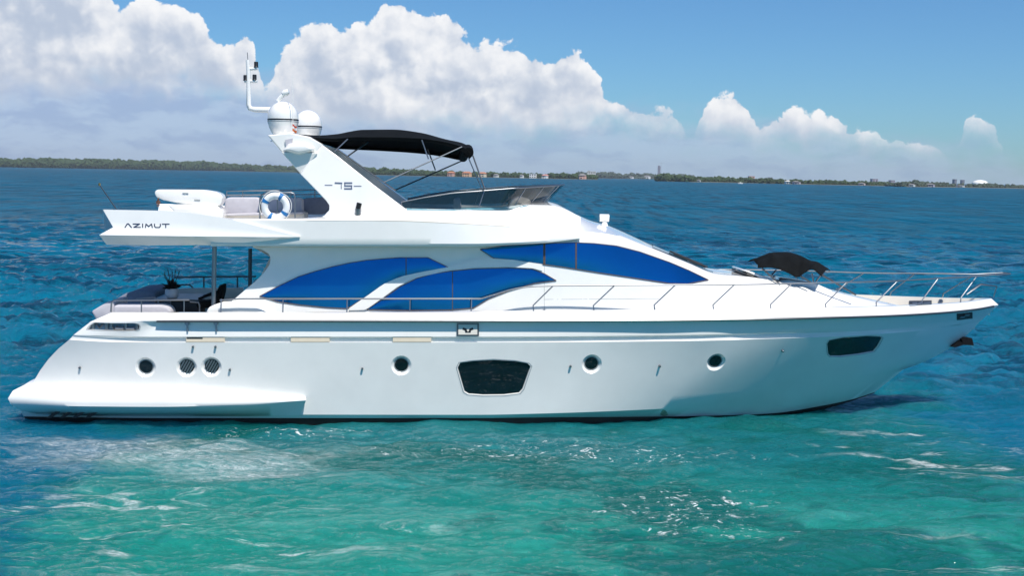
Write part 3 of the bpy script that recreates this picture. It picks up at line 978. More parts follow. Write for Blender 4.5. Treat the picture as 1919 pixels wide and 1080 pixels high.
# ---- canvas sun top over the flybridge
NB = 40
def arow(pts, y):
    a = np.array(pts, float)
    q = np.linspace(a[0, 0], a[-1, 0], NB)
    return [P(float(u), float(v), y) for u, v in zip(q, pchip(a[:, 0], a[:, 1], q))]
bn_ = arow([(562, 256), (590, 258), (627, 259.5), (663, 257), (715, 257), (788, 259.5), (819, 263.5), (850, 270), (876, 281), (884, 292)], -1.75)
bn2 = arow([(563, 260), (590, 263), (627, 265), (663, 262.5), (715, 262.5), (788, 265), (819, 269.5), (850, 277), (874, 290), (880, 298)], -1.73)
br1 = arow([(560, 251.5), (596, 253.5), (632, 251), (655, 246.5), (679, 243), (736, 242.5), (788, 248.5), (834, 260.5), (870, 269), (884, 278)], -0.7)
br2 = arow([(572, 255), (606, 256.5), (640, 254), (662, 250), (686, 247), (740, 246.5), (790, 252), (834, 263), (866, 272), (878, 281)], 0.7)
bf1 = arow([(590, 270), (612, 271), (650, 273), (715, 275), (793, 279), (830, 285), (855, 291), (872, 297)], 1.75)
bf2 = arow([(592, 274), (612, 278), (650, 280), (715, 283), (793, 288.5), (830, 294), (850, 298), (868, 302)], 1.73)
cv = MB()
topr = [bn2, bn_] + between(bn_, br1, 3)[1:] + between(br1, br2, 2)[1:] + between(br2, bf1, 3)[1:] + [bf2]
und = [[p + Vector((0, 0, -0.02)) for p in r] for r in topr]
und[0] = [p + Vector((0, 0.02, 0)) for p in topr[0]]; und[-1] = [p + Vector((0, -0.02, 0)) for p in topr[-1]]
cv.grid(topr).grid(und)
cv.grid([topr[0], und[0]]).grid([topr[-1], und[-1]])
cv.grid([[r[0] for r in topr], [r[0] for r in und]]).grid([[r[-1] for r in topr], [r[-1] for r in und]])
canopy = cv.build('sun_canopy', CANVAS, yacht, 60)
roll = MB().tube([P(878, 286, -1.72), P(877, 280, -0.8), P(873, 282, 0.7), P(868, 295, 1.7)], 0.12, n=12).build('rolled_edge', CANVAS, canopy, 50)
POLES = [((653, 259, -1.72), (628, 283, -1.9), 0), ((632, 280, -1.9), (741, 357, -2.0), 1), ((689, 266, -1.0), (650, 294, -1.9), 1),
         ((790.5, 262, -1.74), (803, 298, -1.76), 0), ((801, 278, 1.7), (816, 319, 1.76), 1), ((866, 275, -1.74), (719, 342, -2.0), 0),
         ((869, 300, 1.7), (741, 356, 1.9), 1), ((886, 291, -1.72), (909, 356, -1.95), 1), ((878, 296, 1.7), (902, 352, 1.8), 0)]
for a, b, d_ in POLES:
    MB().tube([P(*a), P(*b)], 0.018 if d_ else 0.015, n=8).build('canopy_pole', DARKST if d_ else CHROME, canopy, 40)

# ---- flybridge windscreen
def pts_row(l):
    a = np.array(l, float); k = np.linspace(0, 1, 40)
    s_ = np.concatenate([[0], np.cumsum(np.hypot(np.diff(a[:, 0]), np.diff(a[:, 2]) * 60))]); s_ /= s_[-1]
    return [P(float(u), float(v), float(w)) for u, v, w in zip(np.interp(k, s_, a[:, 0]), np.interp(k, s_, a[:, 1]), np.interp(k, s_, a[:, 2]))]
wtop = pts_row([(752, 379, -2.0), (800, 369.5, -1.98), (848, 362, -1.95), (894, 358.5, -1.9), (970, 352.5, -1.72), (1010, 350, -1.2), (1045, 347.5, -0.6), (1058, 346, 0.0)])
wbot = pts_row([(755, 392, -2.12), (800, 392, -2.08), (851, 391, -2.02), (894, 390, -1.96), (938, 389, -1.85), (980, 383, -1.3), (1010, 382, -0.6), (1022, 383, 0.0)])
gl = MB()
half = between(wtop, wbot, 3)
gl.grid([r + mir(r)[::-1][1:] for r in half])
fscreen = gl.build('flybridge_windscreen', SMOKE, yacht, 50)
MB().tube(wtop + mir(wtop)[::-1][1:], 0.016, n=8).build('top_rail', CHROME, fscreen, 50)
for k in (0, 17, 26, 31, 36):
    for f in (lambda p: p, lambda p: Vector((p.x, -p.y, p.z))):
        MB().tube([f(wtop[k]), f(wbot[k])], 0.013, n=6).build('post', CHROME, fscreen, 40)
# pale blue-green sill vents below the glass
patch('sill', [(762, 390.5), (945, 387.5), (990, 385)], [(765, 394), (900, 395.5), (944, 396.5), (990, 385.6)], TB, 0.006, 0.01, mat('pale_teal_acrylic', (0.18, 0.36, 0.42), 0.15, var=0.1), yacht, 30, 3)
# helm console and seat behind the glass
hc = MB()
a = [P(x, y, -0.9) for x, y in ((952, 392), (960, 376), (975, 368), (990, 372), (1003, 384), (1003, 392))]
hc.prism(a, [Vector((p.x, 0.3, p.z)) for p in a])
hc.build('helm_console', WHITE, yacht, 30, bevel=0.04)
for y0 in (-1.1, -0.2):
    st = MB()
    a = [P(x, y, y0) for x, y in ((850, 372), (862, 370), (866, 392), (850, 394))]
    st.prism(a, [p + Vector((0, 0.6, 0)) for p in a])
    st.build('helm_seat', FABRIC, yacht, 40, bevel=0.05, segs=3)

# searchlight on the roof
sp0 = P(1133, 423, -0.1)
sl_ = MB().lathe([(0.09, -0.02), (0.07, 0.06), (0.05, 0.10)], sp0, n=18).build('searchlight', WHITE, yacht, 40)
MB().tube([sp0 + Vector((-0.13, 0, 0.19)), sp0 + Vector((-0.10, 0, 0.19)), sp0 + Vector((0.10, 0, 0.19))], 0.095, n=18).build('lamp_head', WHITE, sl_, 40)

# ---- aft flybridge: crane, seats, rails
cn = MB()
BO = [(289, 362), (291, 357), (296, 355.3), (340, 355.5), (382, 356), (404, 359.5), (415, 365), (417.5, 371), (414, 383), (408, 387), (370, 385), (330, 380), (306, 375), (292, 369)]
a = outline(BO, fy=-1.85); b = outline(BO, fy=-1.85)
b = [p + Vector((0, 0.42, 0)) for p in b]
cn.prism(a, b)
crane = cn.build('davit_crane', WHITE, yacht, 45, bevel=0.06, segs=3)
PD = [(314, 384), (345, 383), (372, 385), (406, 386), (416, 396), (418, 412), (330, 404), (325, 397)]
a = outline(PD, fy=-1.95)
MB().prism(a, [p + Vector((0, 0.65, 0)) for p in a]).build('crane_base', WHITE, crane, 45, bevel=0.04)
for x0, y0 in ((348, 362), (370, 374.5)):
    MB().tube([P(x0 - 6, y0, -1.86), P(x0 + 5, y0 + 0.4, -1.86)], 0.012, n=6).build('handle', GROUT, crane, 0)
hk = MB().tube([P(297, 371, -1.7), P(296, 377, -1.7)], 0.02, n=8)
hk.lathe([(0, 0.05), (0.045, 0.03), (0.05, -0.03), (0, -0.06)], P(296.5, 379, -1.7), n=12)
hk.tube([P(296.5, 381, -1.7), P(299, 385, -1.7), P(296, 387, -1.7), P(294, 385, -1.7)], 0.012, n=6)
hk.build('hook', mat('rusty_brown', (0.30, 0.14, 0.09), 0.6, var=0.2), crane, 40)
for i, (a, b, c_, d_) in enumerate(((419, 370, 487, 401), (490, 371, 567, 398))):
    o = [(a + 2, b + 4), (a + 8, b), (c_ - 6, b), (c_, b + 3), (c_, d_), (a, d_)]
    p = outline(o, fy=-0.9)
    MB().prism(p, [q + Vector((0, 0.32, 0)) for q in p]).build('sofa_cushion', FABRIC, yacht, 45, bevel=0.06, segs=3)
sbse = MB()
p = outline([(415, 402), (570, 399), (570, 420), (415, 420)], fy=-1.25)
sbse.prism(p, [q + Vector((0, 0.8, 0)) for q in p]).build('sofa_base', CREAM, yacht, 40, bevel=0.03)
p = outline([(418, 401), (568, 397), (568, 402), (418, 405.5)], fy=-1.35)
MB().prism(p, [q + Vector((0, 0.6, 0)) for q in p]).build('sofa_seat', FABRIC, yacht, 40, bevel=0.03)
p = outline([(568, 372), (609, 370), (618, 388), (606, 402), (568, 402)], fy=-0.2)
MB().prism(p, [q + Vector((0, 0.5, 0)) for q in p]).build('wet_bar', GREYUP, yacht, 40, bevel=0.03)
def rail_tree(name, main, posts, r=0.017, m=CHROME, pr=0.015):
    mb = MB()
    for ln in main:
        mb.tube(ln, r, n=8)
    o = mb.build(name, m, yacht, 50)
    for ps in posts:
        MB().tube(ps, pr, n=8).build('stanchion', m, o, 50)
    return o
rail_tree('aft_rail', [[P(487, 420, -2.25), P(487, 373, -2.25), P(490, 365, -2.25), P(498, 362, -2.25), P(545, 361, -2.25), P(551, 363, -2.25), P(553, 369, -2.25), P(553, 421, -2.25)]],
          [[P(520, 362, -2.25), P(520, 419, -2.25)]])
rail_tree('aft_rail', [[P(424, 372, 1.9), P(425, 358.5, 1.9), P(470, 357.5, 1.9), P(540, 356.5, 1.9), P(612, 355.5, 1.9)], [P(424, 366, 1.9), P(612, 364, 1.9)]],
          [[P(x, 357.3, 1.9), P(x, 392, 1.9)] for x in (455, 500, 545, 590)])
fp = MB().tube([P(218, 392, -1.2), P(187, 347, -1.2)], 0.014, n=8).build('ensign_staff', DARKST, yacht, 40)
MB().lathe([(0, 0.05), (0.028, 0.02), (0.02, -0.03)], P(186.5, 346, -1.2), n=10).build('finial', GOLD, fp, 40)

# ---- side deck and bow rails
def G(px, py, inset=0.2):
    """point over the bulwark top, a little inboard"""
    y = -2.4
    for _ in range(12):
        p = P(px, py, y)
        y = min(interp_row(rA, p.x, 1) + inset, -0.02)
    return P(px, py, y)
def smooth_px(pts, k=10):
    a = np.array(pts, float)
    q = np.linspace(a[0, 0], a[-1, 0], k)
    return [(float(u), float(v)) for u, v in zip(q, pchip(a[:, 0], a[:, 1], q))]
for f in (lambda r: r, mir):
    aftr = [G(*p) for p in smooth_px([(412, 563), (420, 560.5), (600, 560.3), (900, 560.3)], 14)]
    rise = [G(*p) for p in smooth_px([(902, 560), (936, 549.5), (965, 541.5), (1000, 537), (1035, 535.8)], 9)]
    fwd = [G(*p) for p in smooth_px([(1060, 535.5), (1200, 534.5), (1400, 533.3), (1535, 530.5), (1675, 527), (1773, 521)], 24)]
    tip = [G(1800, 520, 0.12), G(1840, 517, 0.06)]
    end = P(1893, 513, 0.0)
    tip.append(Vector((end.x - 0.10, -0.18, end.z + 0.004)))
    tip.append(end)
    line = f(aftr + rise + fwd + tip)
    posts = []
    for bx, by, mx, my, tx, ty in ((1000, 584, 999, 573, 1036, 536.5), (1113, 583.5, 1112, 573, 1151, 536), (1227, 583, 1226, 572, 1265, 535), (1337, 582, 1336, 572, 1376, 534),
                                   (1444.5, 581.5, 1444, 571, 1483, 532.5), (1547.5, 579.5, 1547, 570, 1586, 530), (1642, 576.5, 1642, 567, 1681, 528), (1800, 568, 1801, 558, 1829, 520)):
        b0 = G(bx, by, 0.08)
        zb = interp_row(rA, b0.x, 2)
        b0 = Vector((b0.x, b0.y, zb))
        posts.append(f([b0, G(mx, my, 0.10), G(tx, ty)]))
    p0 = G(1727, 572, 0.08)
    posts.append(f([Vector((p0.x, p0.y, interp_row(rA, p0.x, 2))), G(1728, 563, 0.1), G(1757, 523.5)]))
    for px in (414, 530, 650, 768, 883):
        q = G(px, 585, 0.12)
        posts.append(f([Vector((q.x, q.y, interp_row(rA, q.x, 2))), G(px + 0.5, 560.3)]))
    rail_tree('guard_rail', [line], posts, 0.018)
# short pulpit rail at the stem
rail_tree('pulpit_rail', [[P(1818, 545, 0.5), P(1838, 532, 0.42), P(1868, 537, 0.14), P(1868, 537, -0.14), P(1838, 534, -0.42), P(1812, 552, -0.5)]], [[P(1868, 537, 0.0), P(1862, 557, 0.0)]], 0.016)
# cockpit rails
cq = [[P(208, 585, -2.3), P(209, 567, -2.3), P(214, 563, -2.3), P(355, 562.5, -2.3)]]
rail_tree('cockpit_rail', cq, [[P(x, 562.7, -2.3), P(x, 587, -2.3)] for x in (265, 345)], 0.02)
rail_tree('cockpit_rail', [[P(255, 560, -1.6), P(290, 558, -1.6), P(296, 563, -1.6), P(297, 574, -1.6)]], [], 0.017)
rail_tree('cockpit_rail', [[P(356, 566, -1.6), P(372, 567, -1.6), P(374, 573, -1.6), P(374, 588, -1.6)]], [], 0.017)
rail_tree('cockpit_rail', [[P(328, 520, 2.35), P(400, 519, 2.35), P(480, 518.5, 2.35)]], [[P(x, 519.5, 2.35), P(x, 542, 2.35)] for x in (382, 445)], 0.022, DARKST, 0.022)
rail_tree('cockpit_rail', [[P(287, 545, 2.35), P(289, 536, 2.35), P(300, 534.5, 2.35), P(355, 534, 2.35), P(361, 539, 2.35), P(363, 548, 2.35)]],
          [], 0.022, DARKST, 0.022)
MB().tube([P(400, 583, -1.95), P(402, 462, -1.95)], 0.05, n=14).build('overhang_post', CHROME, yacht, 50)
MB().tube([P(468.5, 545, 1.9), P(469, 466, 1.9)], 0.05, n=14).build('overhang_post', DARKST, yacht, 50)

# ---- cockpit seating
def slab(name, o, y0, dy, m, bev=0.03, segs=2):
    p = outline(o, fy=y0)
    return MB().prism(p, [q + Vector((0, dy, 0)) for q in p]).build(name, m, yacht, 45, bevel=bev, segs=segs)
slab('cockpit_seat', [(213, 573), (300, 573), (314, 576), (320, 583), (321, 600), (210, 600)], -2.1, 0.5, FABRIC, 0.05, 3)
slab('transom_seat', [(171, 584), (199, 567), (214, 566), (214, 600), (180, 600)], -1.9, 1.2, FABRIC, 0.04)
slab('sunpad', [(214, 563), (232, 552), (252, 545), (275, 545), (292, 548), (292, 585), (214, 585)], 0.2, 1.6, GREYUP, 0.05, 3)
slab('far_coaming', [(300, 546), (340, 541), (455, 540), (455, 575), (300, 575)], 2.2, 0.15, CREAM, 0.02)
slab('cockpit_coaming', [(385, 588), (390, 577), (400, 572), (418, 566), (470, 565), (520, 600), (386, 600)], -2.25, 0.2, WHITE, 0.05, 3)
slab('dark_cockpit_panel', [(320, 561), (384, 561), (384, 610), (320, 610)], -0.2, 0.08, BLACKP, 0.02)  # black upright panel filling the dark area of the cockpit

# ---- foredeck
def hood():
    # folding canvas shade over the bow sun pad
    T = [(1419, 495), (1433, 484), (1449, 473), (1474, 472.5), (1501, 479.5), (1521, 489.5), (1540, 499.5), (1556, 507)]
    Fr = [(1420, 501.5), (1440, 500), (1458, 503), (1478, 511), (1494, 518.5), (1509, 510), (1521, 503.5), (1540, 517.5)]
    n = 36
    qa = np.linspace(0, 1, n)
    ta, fa = np.array(T, float), np.array(Fr, float)
    ka, kb = np.linspace(0, 1, len(T)), np.linspace(0, 1, len(Fr))
    rt = [P(float(np.interp(q, ka, ta[:, 0])), float(pchip(ka, ta[:, 1], [q])[0]), 0.15) for q in qa]
    rf = [P(float(np.interp(q, kb, fa[:, 0])), float(pchip(kb, fa[:, 1], [q])[0]), -0.95) for q in qa]
    mid = [a.lerp(b, 0.5) + Vector((0, 0, 0.09 + 0.03 * math.sin(i * 0.9))) for i, (a, b) in enumerate(zip(rt, rf))]
    far = [Vector((p.x, 1.05, q.z + 0.02)) for p, q in zip(rt, rf)]
    mid2 = [a.lerp(b, 0.5) + Vector((0, 0, 0.07)) for a, b in zip(rt, far)]
    def sub(a, b, c, k=4):
        out = []
        for i in range(k + 1):
            u = i / k
            out.append([x * ((1 - u) * (1 - 2 * u)) + y * (4 * u * (1 - u)) + z * (u * (2 * u - 1)) for x, y, z in zip(a, b, c)])
        return out
    rows = sub(rf, mid, rt) + sub(rt, mid2, far)[1:]
    und = [[p + Vector((0, 0, -0.02)) for p in r] for r in rows]
    mb = MB().grid(rows).grid(und)
    mb.grid([rows[0], und[0]]).grid([rows[-1], und[-1]])
    mb.grid([[r[0] for r in rows], [r[0] for r in und]]).grid([[r[-1] for r in rows], [r[-1] for r in und]])
    o = mb.build('bow_shade', CANVAS, yacht, 55)
    for y0, dk in ((-0.9, 1), (1.0, 0)):
        k = 0 if y0 < 0 else -1
        m = DARKST if dk else CHROME
        if dk:
            segs = (((1428, 503), (1462, 533)), ((1498, 516), (1520, 530)), ((1540, 515), (1604, 553)))
        else:
            segs = (((1455, 506), (1446, 516)), ((1522, 512), (1525, 530)), ((1538, 516), (1529, 528)))
        for a, b in segs:
            MB().tube([P(*a, y0), P(*b, y0)], 0.022, n=8).build('shade_pole', m, o, 40)
    return o
hood()
def pad(o, y0, dy, m, name):
    return slab(name, o, y0, dy, m, 0.03)
pad([(1397, 509), (1401, 507), (1452, 524), (1452, 533), (1446, 531)], -0.75, 1.5, WHITE, 'sunpad_backrest')
pad([(1398, 511.5), (1446, 529), (1447, 533), (1398, 516)], -0.76, 1.52, BLACKP, 'backrest_underside')  # black strip making the underside of the white backrest dark
pad([(1450, 529), (1475, 524), (1528, 531), (1560, 545), (1560, 552), (1450, 540)], -0.6, 1.2, WHITE, 'sunpad_cushion')
HB4 = bvh_of(hull)
wl = patch('mooring_port', [(1706, 564), (1746, 563.5)], [(1704, 573.5), (1746, 571.5)], HB4, 0.02, 0.01, DARKST, yacht, 10, 3)
WLB = bvh_of(wl)
strokes('roller', [[(1711, 569), (1718, 568.5)], [(1722, 569.5), (1728, 567.5)], [(1732, 569), (1743, 568)]], 0.05, WLB, 0.03, CHROME, wl)
l, n = hit(HB4, 1763, 565)
MB().lathe([(0.02, 0.03), (0.05, 0.03), (0.06, 0.0)], l, n, n=16).build('deck_filler', CHROME, yacht, 40)
# anchor at the stem
an = MB()
an.tube([P(1770, 645, 0), P(1795, 640, 0), P(1812, 638, 0)], 0.05, n=8)
p = outline([(1802, 636), (1808, 632.5), (1822, 634.5), (1825, 648), (1806, 647)], fy=-0.14)
an.prism(p, [q + Vector((0, 0.28, 0)) for q in p])
p = outline([(1785, 651), (1800, 640), (1808, 646), (1790, 652)], fy=-0.22)
an.prism(p, [q + Vector((0, 0.44, 0)) for q in p])
an.build('anchor', mat('black_iron', (0.008, 0.008, 0.009), 0.6, spec=0.1, var=0.3), yacht, 30)

# ================================================================== loose things aboard
def world_obj(o):
    """free an object built in the yacht's frame: it stands on its own"""
    o.parent = None
    o.matrix_world = BM
    return o

# life ring on the flybridge rail
c = P(516.5, 387.5, -2.36)
R, r = 0.245, 0.078
root = empty('life_ring', BM @ c)
def torus(R, r, a0, a1, n1, n2=14, cl=False):
    rows = []
    for i in range(n1 + 1):
        t = a0 + (a1 - a0) * i / n1
        d = Vector((math.cos(t), 0, math.sin(t)))
        rows.append([d * (R + r * math.cos(k * 2 * math.pi / n2)) + Vector((0, r * math.sin(k * 2 * math.pi / n2), 0)) for k in range(n2 + 1)])
    return rows
MB().grid(torus(R, r, 0, 2 * math.pi, 48)).build('ring', mat('white_foam', (0.78, 0.79, 0.80), 0.5, var=0.03), root, 60)
for t in (math.radians(62), math.radians(152), math.radians(243), math.radians(325)):
    MB().grid(torus(R, r * 1.06, t - 0.14, t + 0.14, 5)).build('strap', BLUEP, root, 60)
rp = []
for i in range(41):
    t = 2 * math.pi * i / 40
    rp.append(Vector((math.cos(t), 0, math.sin(t))) * (R + r + 0.012 + 0.025 * abs(math.sin(2 * (t - math.radians(62))))))
MB().tube(rp, 0.008, n=6, cap=False).build('rope', WHITE, root, 60)
root.rotation_euler = (0, 0, YAW)
tag(root, 'white life ring with blue straps hanging on the upper deck rail', 'life ring')

# cockpit table, vase, chair
def local_empty(name, p):
    return empty(name, mw=BM @ Matrix.Translation(p))
tz = P(300, 557.5, 0.0).z
x0, x1 = P(285, 557, -0.4).x, P(373, 557, -0.4).x
tbp = Vector(((x0 + x1) / 2, 0.25, 1.75))
tr = local_empty('cockpit_table', tbp)
hx = (x1 - x0) / 2
MB().box((-hx, -0.65, tz - 1.75 - 0.04), (hx, 0.75, tz - 1.75)).build('tabletop', mat('grey_table_lacquer', (0.16, 0.18, 0.20), 0.35, var=0.1), tr, 0, bevel=0.03)
MB().lathe([(0.28, 0.0), (0.26, 0.03), (0.07, 0.06), (0.06, 0.5), (0.06, tz - 1.75 - 0.04)], (0, 0, 0), n=20).build('pedestal', CHROME, tr, 40)
tag(tr, 'low grey table under the white vase in the stern cockpit', 'table')
vp = P(322.5, 557, -0.2)
vp.z = tz
vr = local_empty('flower_vase', vp)
MB().lathe([(0.0, 0.0), (0.10, 0.0), (0.15, 0.05), (0.168, 0.13), (0.16, 0.20), (0.135, 0.245), (0.12, 0.235), (0.12, 0.20), (0.0, 0.19)], (0, 0, 0), n=28).build('vase', mat('pale_ceramic', (0.62, 0.64, 0.68), 0.4, var=0.04), vr, 50)
lf = MB()
for k in range(90):
    a = random.uniform(0, 6.28); e = random.uniform(0.3, 1.35); L = random.uniform(0.14, 0.34)
    b = Vector((random.uniform(-0.05, 0.05), random.uniform(-0.05, 0.05), 0.22))
    d = Vector((math.cos(a) * math.cos(e), math.sin(a) * math.cos(e), math.sin(e)))
    s_ = d.cross(Vector((0, 0, 1))).normalized() * random.uniform(0.03, 0.06)
    m_ = b + d * L * 0.55
    t_ = b + d * L + Vector((0, 0, -0.05))
    lf.add([b, m_ + s_, t_, m_ - s_], [(0, 1, 2, 3)])
lf.build('leaves', LEAF, vr, 0)
tw = MB()
for dx, dz in ((-0.16, 0.40), (-0.20, 0.33), (0.10, 0.46), (0.18, 0.43), (0.02, 0.42), (-0.08, 0.45)):
    b = Vector((0, 0, 0.24)); t_ = Vector((dx, random.uniform(-0.1, 0.1), 0.24 + dz))
    mm = b.lerp(t_, 0.6) + Vector((dx * 0.2, 0, 0.05))
    tw.tube([b, mm, t_], 0.009, n=5)
    for k in range(4):
        q = mm.lerp(t_, k / 3)
        tw.tube([q, q + Vector((random.uniform(-0.06, 0.06), random.uniform(-0.05, 0.05), random.uniform(0.02, 0.06)))], 0.004, n=4)
tw.build('twigs', mat('dry_twig', (0.08, 0.07, 0.06), 0.8, var=0.3), vr, 0)
tag(vr, 'round white vase of dark leafy branches on the cockpit table', 'vase')

cp = P(396, 575, -0.9)
cp.z = 1.95
chr_ = local_empty('deck_chair', cp)
def lo_(pts):
    return [Vector((P(a, b, -0.9).x - cp.x, 0, P(a, b, -0.9).z - cp.z)) for a, b in pts]
def chair_piece(name, pts, y0, y1, m, bev=0.02):
    p = lo_(pts)
    return MB().prism([q + Vector((0, y0, 0)) for q in p], [q + Vector((0, y1, 0)) for q in p]).build(name, m, chr_, 45, bevel=bev)
chair_piece('seat', [(372, 570), (375, 564), (412, 562), (414, 574), (376, 577)], -0.28, 0.28, CANVAS)
chair_piece('backrest', [(406, 566), (410, 545), (415, 533), (421, 533), (420, 548), (415, 568)], -0.27, 0.27, CANVAS)
chair_piece('armrest', [(376, 556), (394, 549), (412, 545), (412, 550), (394, 554), (377, 561)], -0.31, -0.24, CANVAS, 0.01)
chair_piece('armrest', [(376, 556), (394, 549), (412, 545), (412, 550), (394, 554), (377, 561)], 0.24, 0.31, CANVAS, 0.01)
for a in (377, 410):
    for y0 in (-0.27, 0.22):
        chair_piece('leg', [(a, 572), (a + 3.5, 572), (a + 3.5, 600), (a, 600)], y0, y0 + 0.05, BLACKP, 0.0)
tag(chr_, 'black high-backed chair beside the steel post in the stern cockpit', 'chair')

# small pennant at the foot of the aerial
fr_ = local_empty('pennant', P(548, 247, -1.95))
def flagrow(z):
    return [Vector((0.016 * k, 0.02 * math.sin(k * 0.9), z * 0.75 - 0.009 * k + 0.012 * math.sin(k * 1.3))) for k in range(7)]
for (z0, z1, m) in ((0.17, 0.23, REDC), (0.10, 0.17, mat('white_cloth', (0.75, 0.74, 0.72), 0.8, var=0.05)), (0.02, 0.10, mat('orange_cloth', (0.65, 0.16, 0.04), 0.8, var=0.1))):
    a, b = flagrow(z0), flagrow(z1)
    MB().grid([a, b, [p + Vector((0, 0.006, 0)) for p in b], [p + Vector((0, 0.006, 0)) for p in a]], closed=True).build('cloth', m, fr_, 50)
tag(fr_, 'small red and orange pennant hanging in front of the big radar dome', 'flag')
# ================================================================== THE SEA
def sea_fields(L=64.0, n=1024):
    """random wind sea on a repeating tile, split in three bands of wave length"""
    k1 = np.fft.fftfreq(n, L / n) * 2 * np.pi
    kx, ky = np.meshgrid(k1, k1, indexing='xy')
    k = np.hypot(kx, ky); k[0, 0] = 1e9
    ang = np.arctan2(ky, kx)
    wd = math.radians(-80)
    kp = 2 * np.pi / 2.5
    spec = np.exp(-1.1 * (kp / k) ** 2) * k ** -3.75
    spec *= 0.035 + np.clip(np.cos(ang - wd), 0, 1) ** 5
    ph = rng.standard_normal((n, n)) + 1j * rng.standard_normal((n, n))
    h = np.sqrt(spec) * ph
    out = []
    tot = np.real(np.fft.ifft2(h)).std()
    for lo, hi in ((0, 2 * np.pi / 5.0), (2 * np.pi / 5.0, 2 * np.pi / 1.6), (2 * np.pi / 1.6, 1e8)):
        b = h * ((k >= lo) & (k < hi))
        z = np.real(np.fft.ifft2(b)) / tot
        dx = np.real(np.fft.ifft2(-1j * kx / k * b)) / tot
        dy = np.real(np.fft.ifft2(-1j * ky / k * b)) / tot
        out.append((z, dx, dy))
    return out, L, n

def sample(a, L, n, x, y):
    u = (x / L * n) % n; v = (y / L * n) % n
    i = u.astype(int) % n; j = v.astype(int) % n
    fu, fv = u - np.floor(u), v - np.floor(v)
    i1, j1 = (i + 1) % n, (j + 1) % n
    return (a[j, i] * (1 - fu) + a[j, i1] * fu) * (1 - fv) + (a[j1, i] * (1 - fu) + a[j1, i1] * fu) * fv

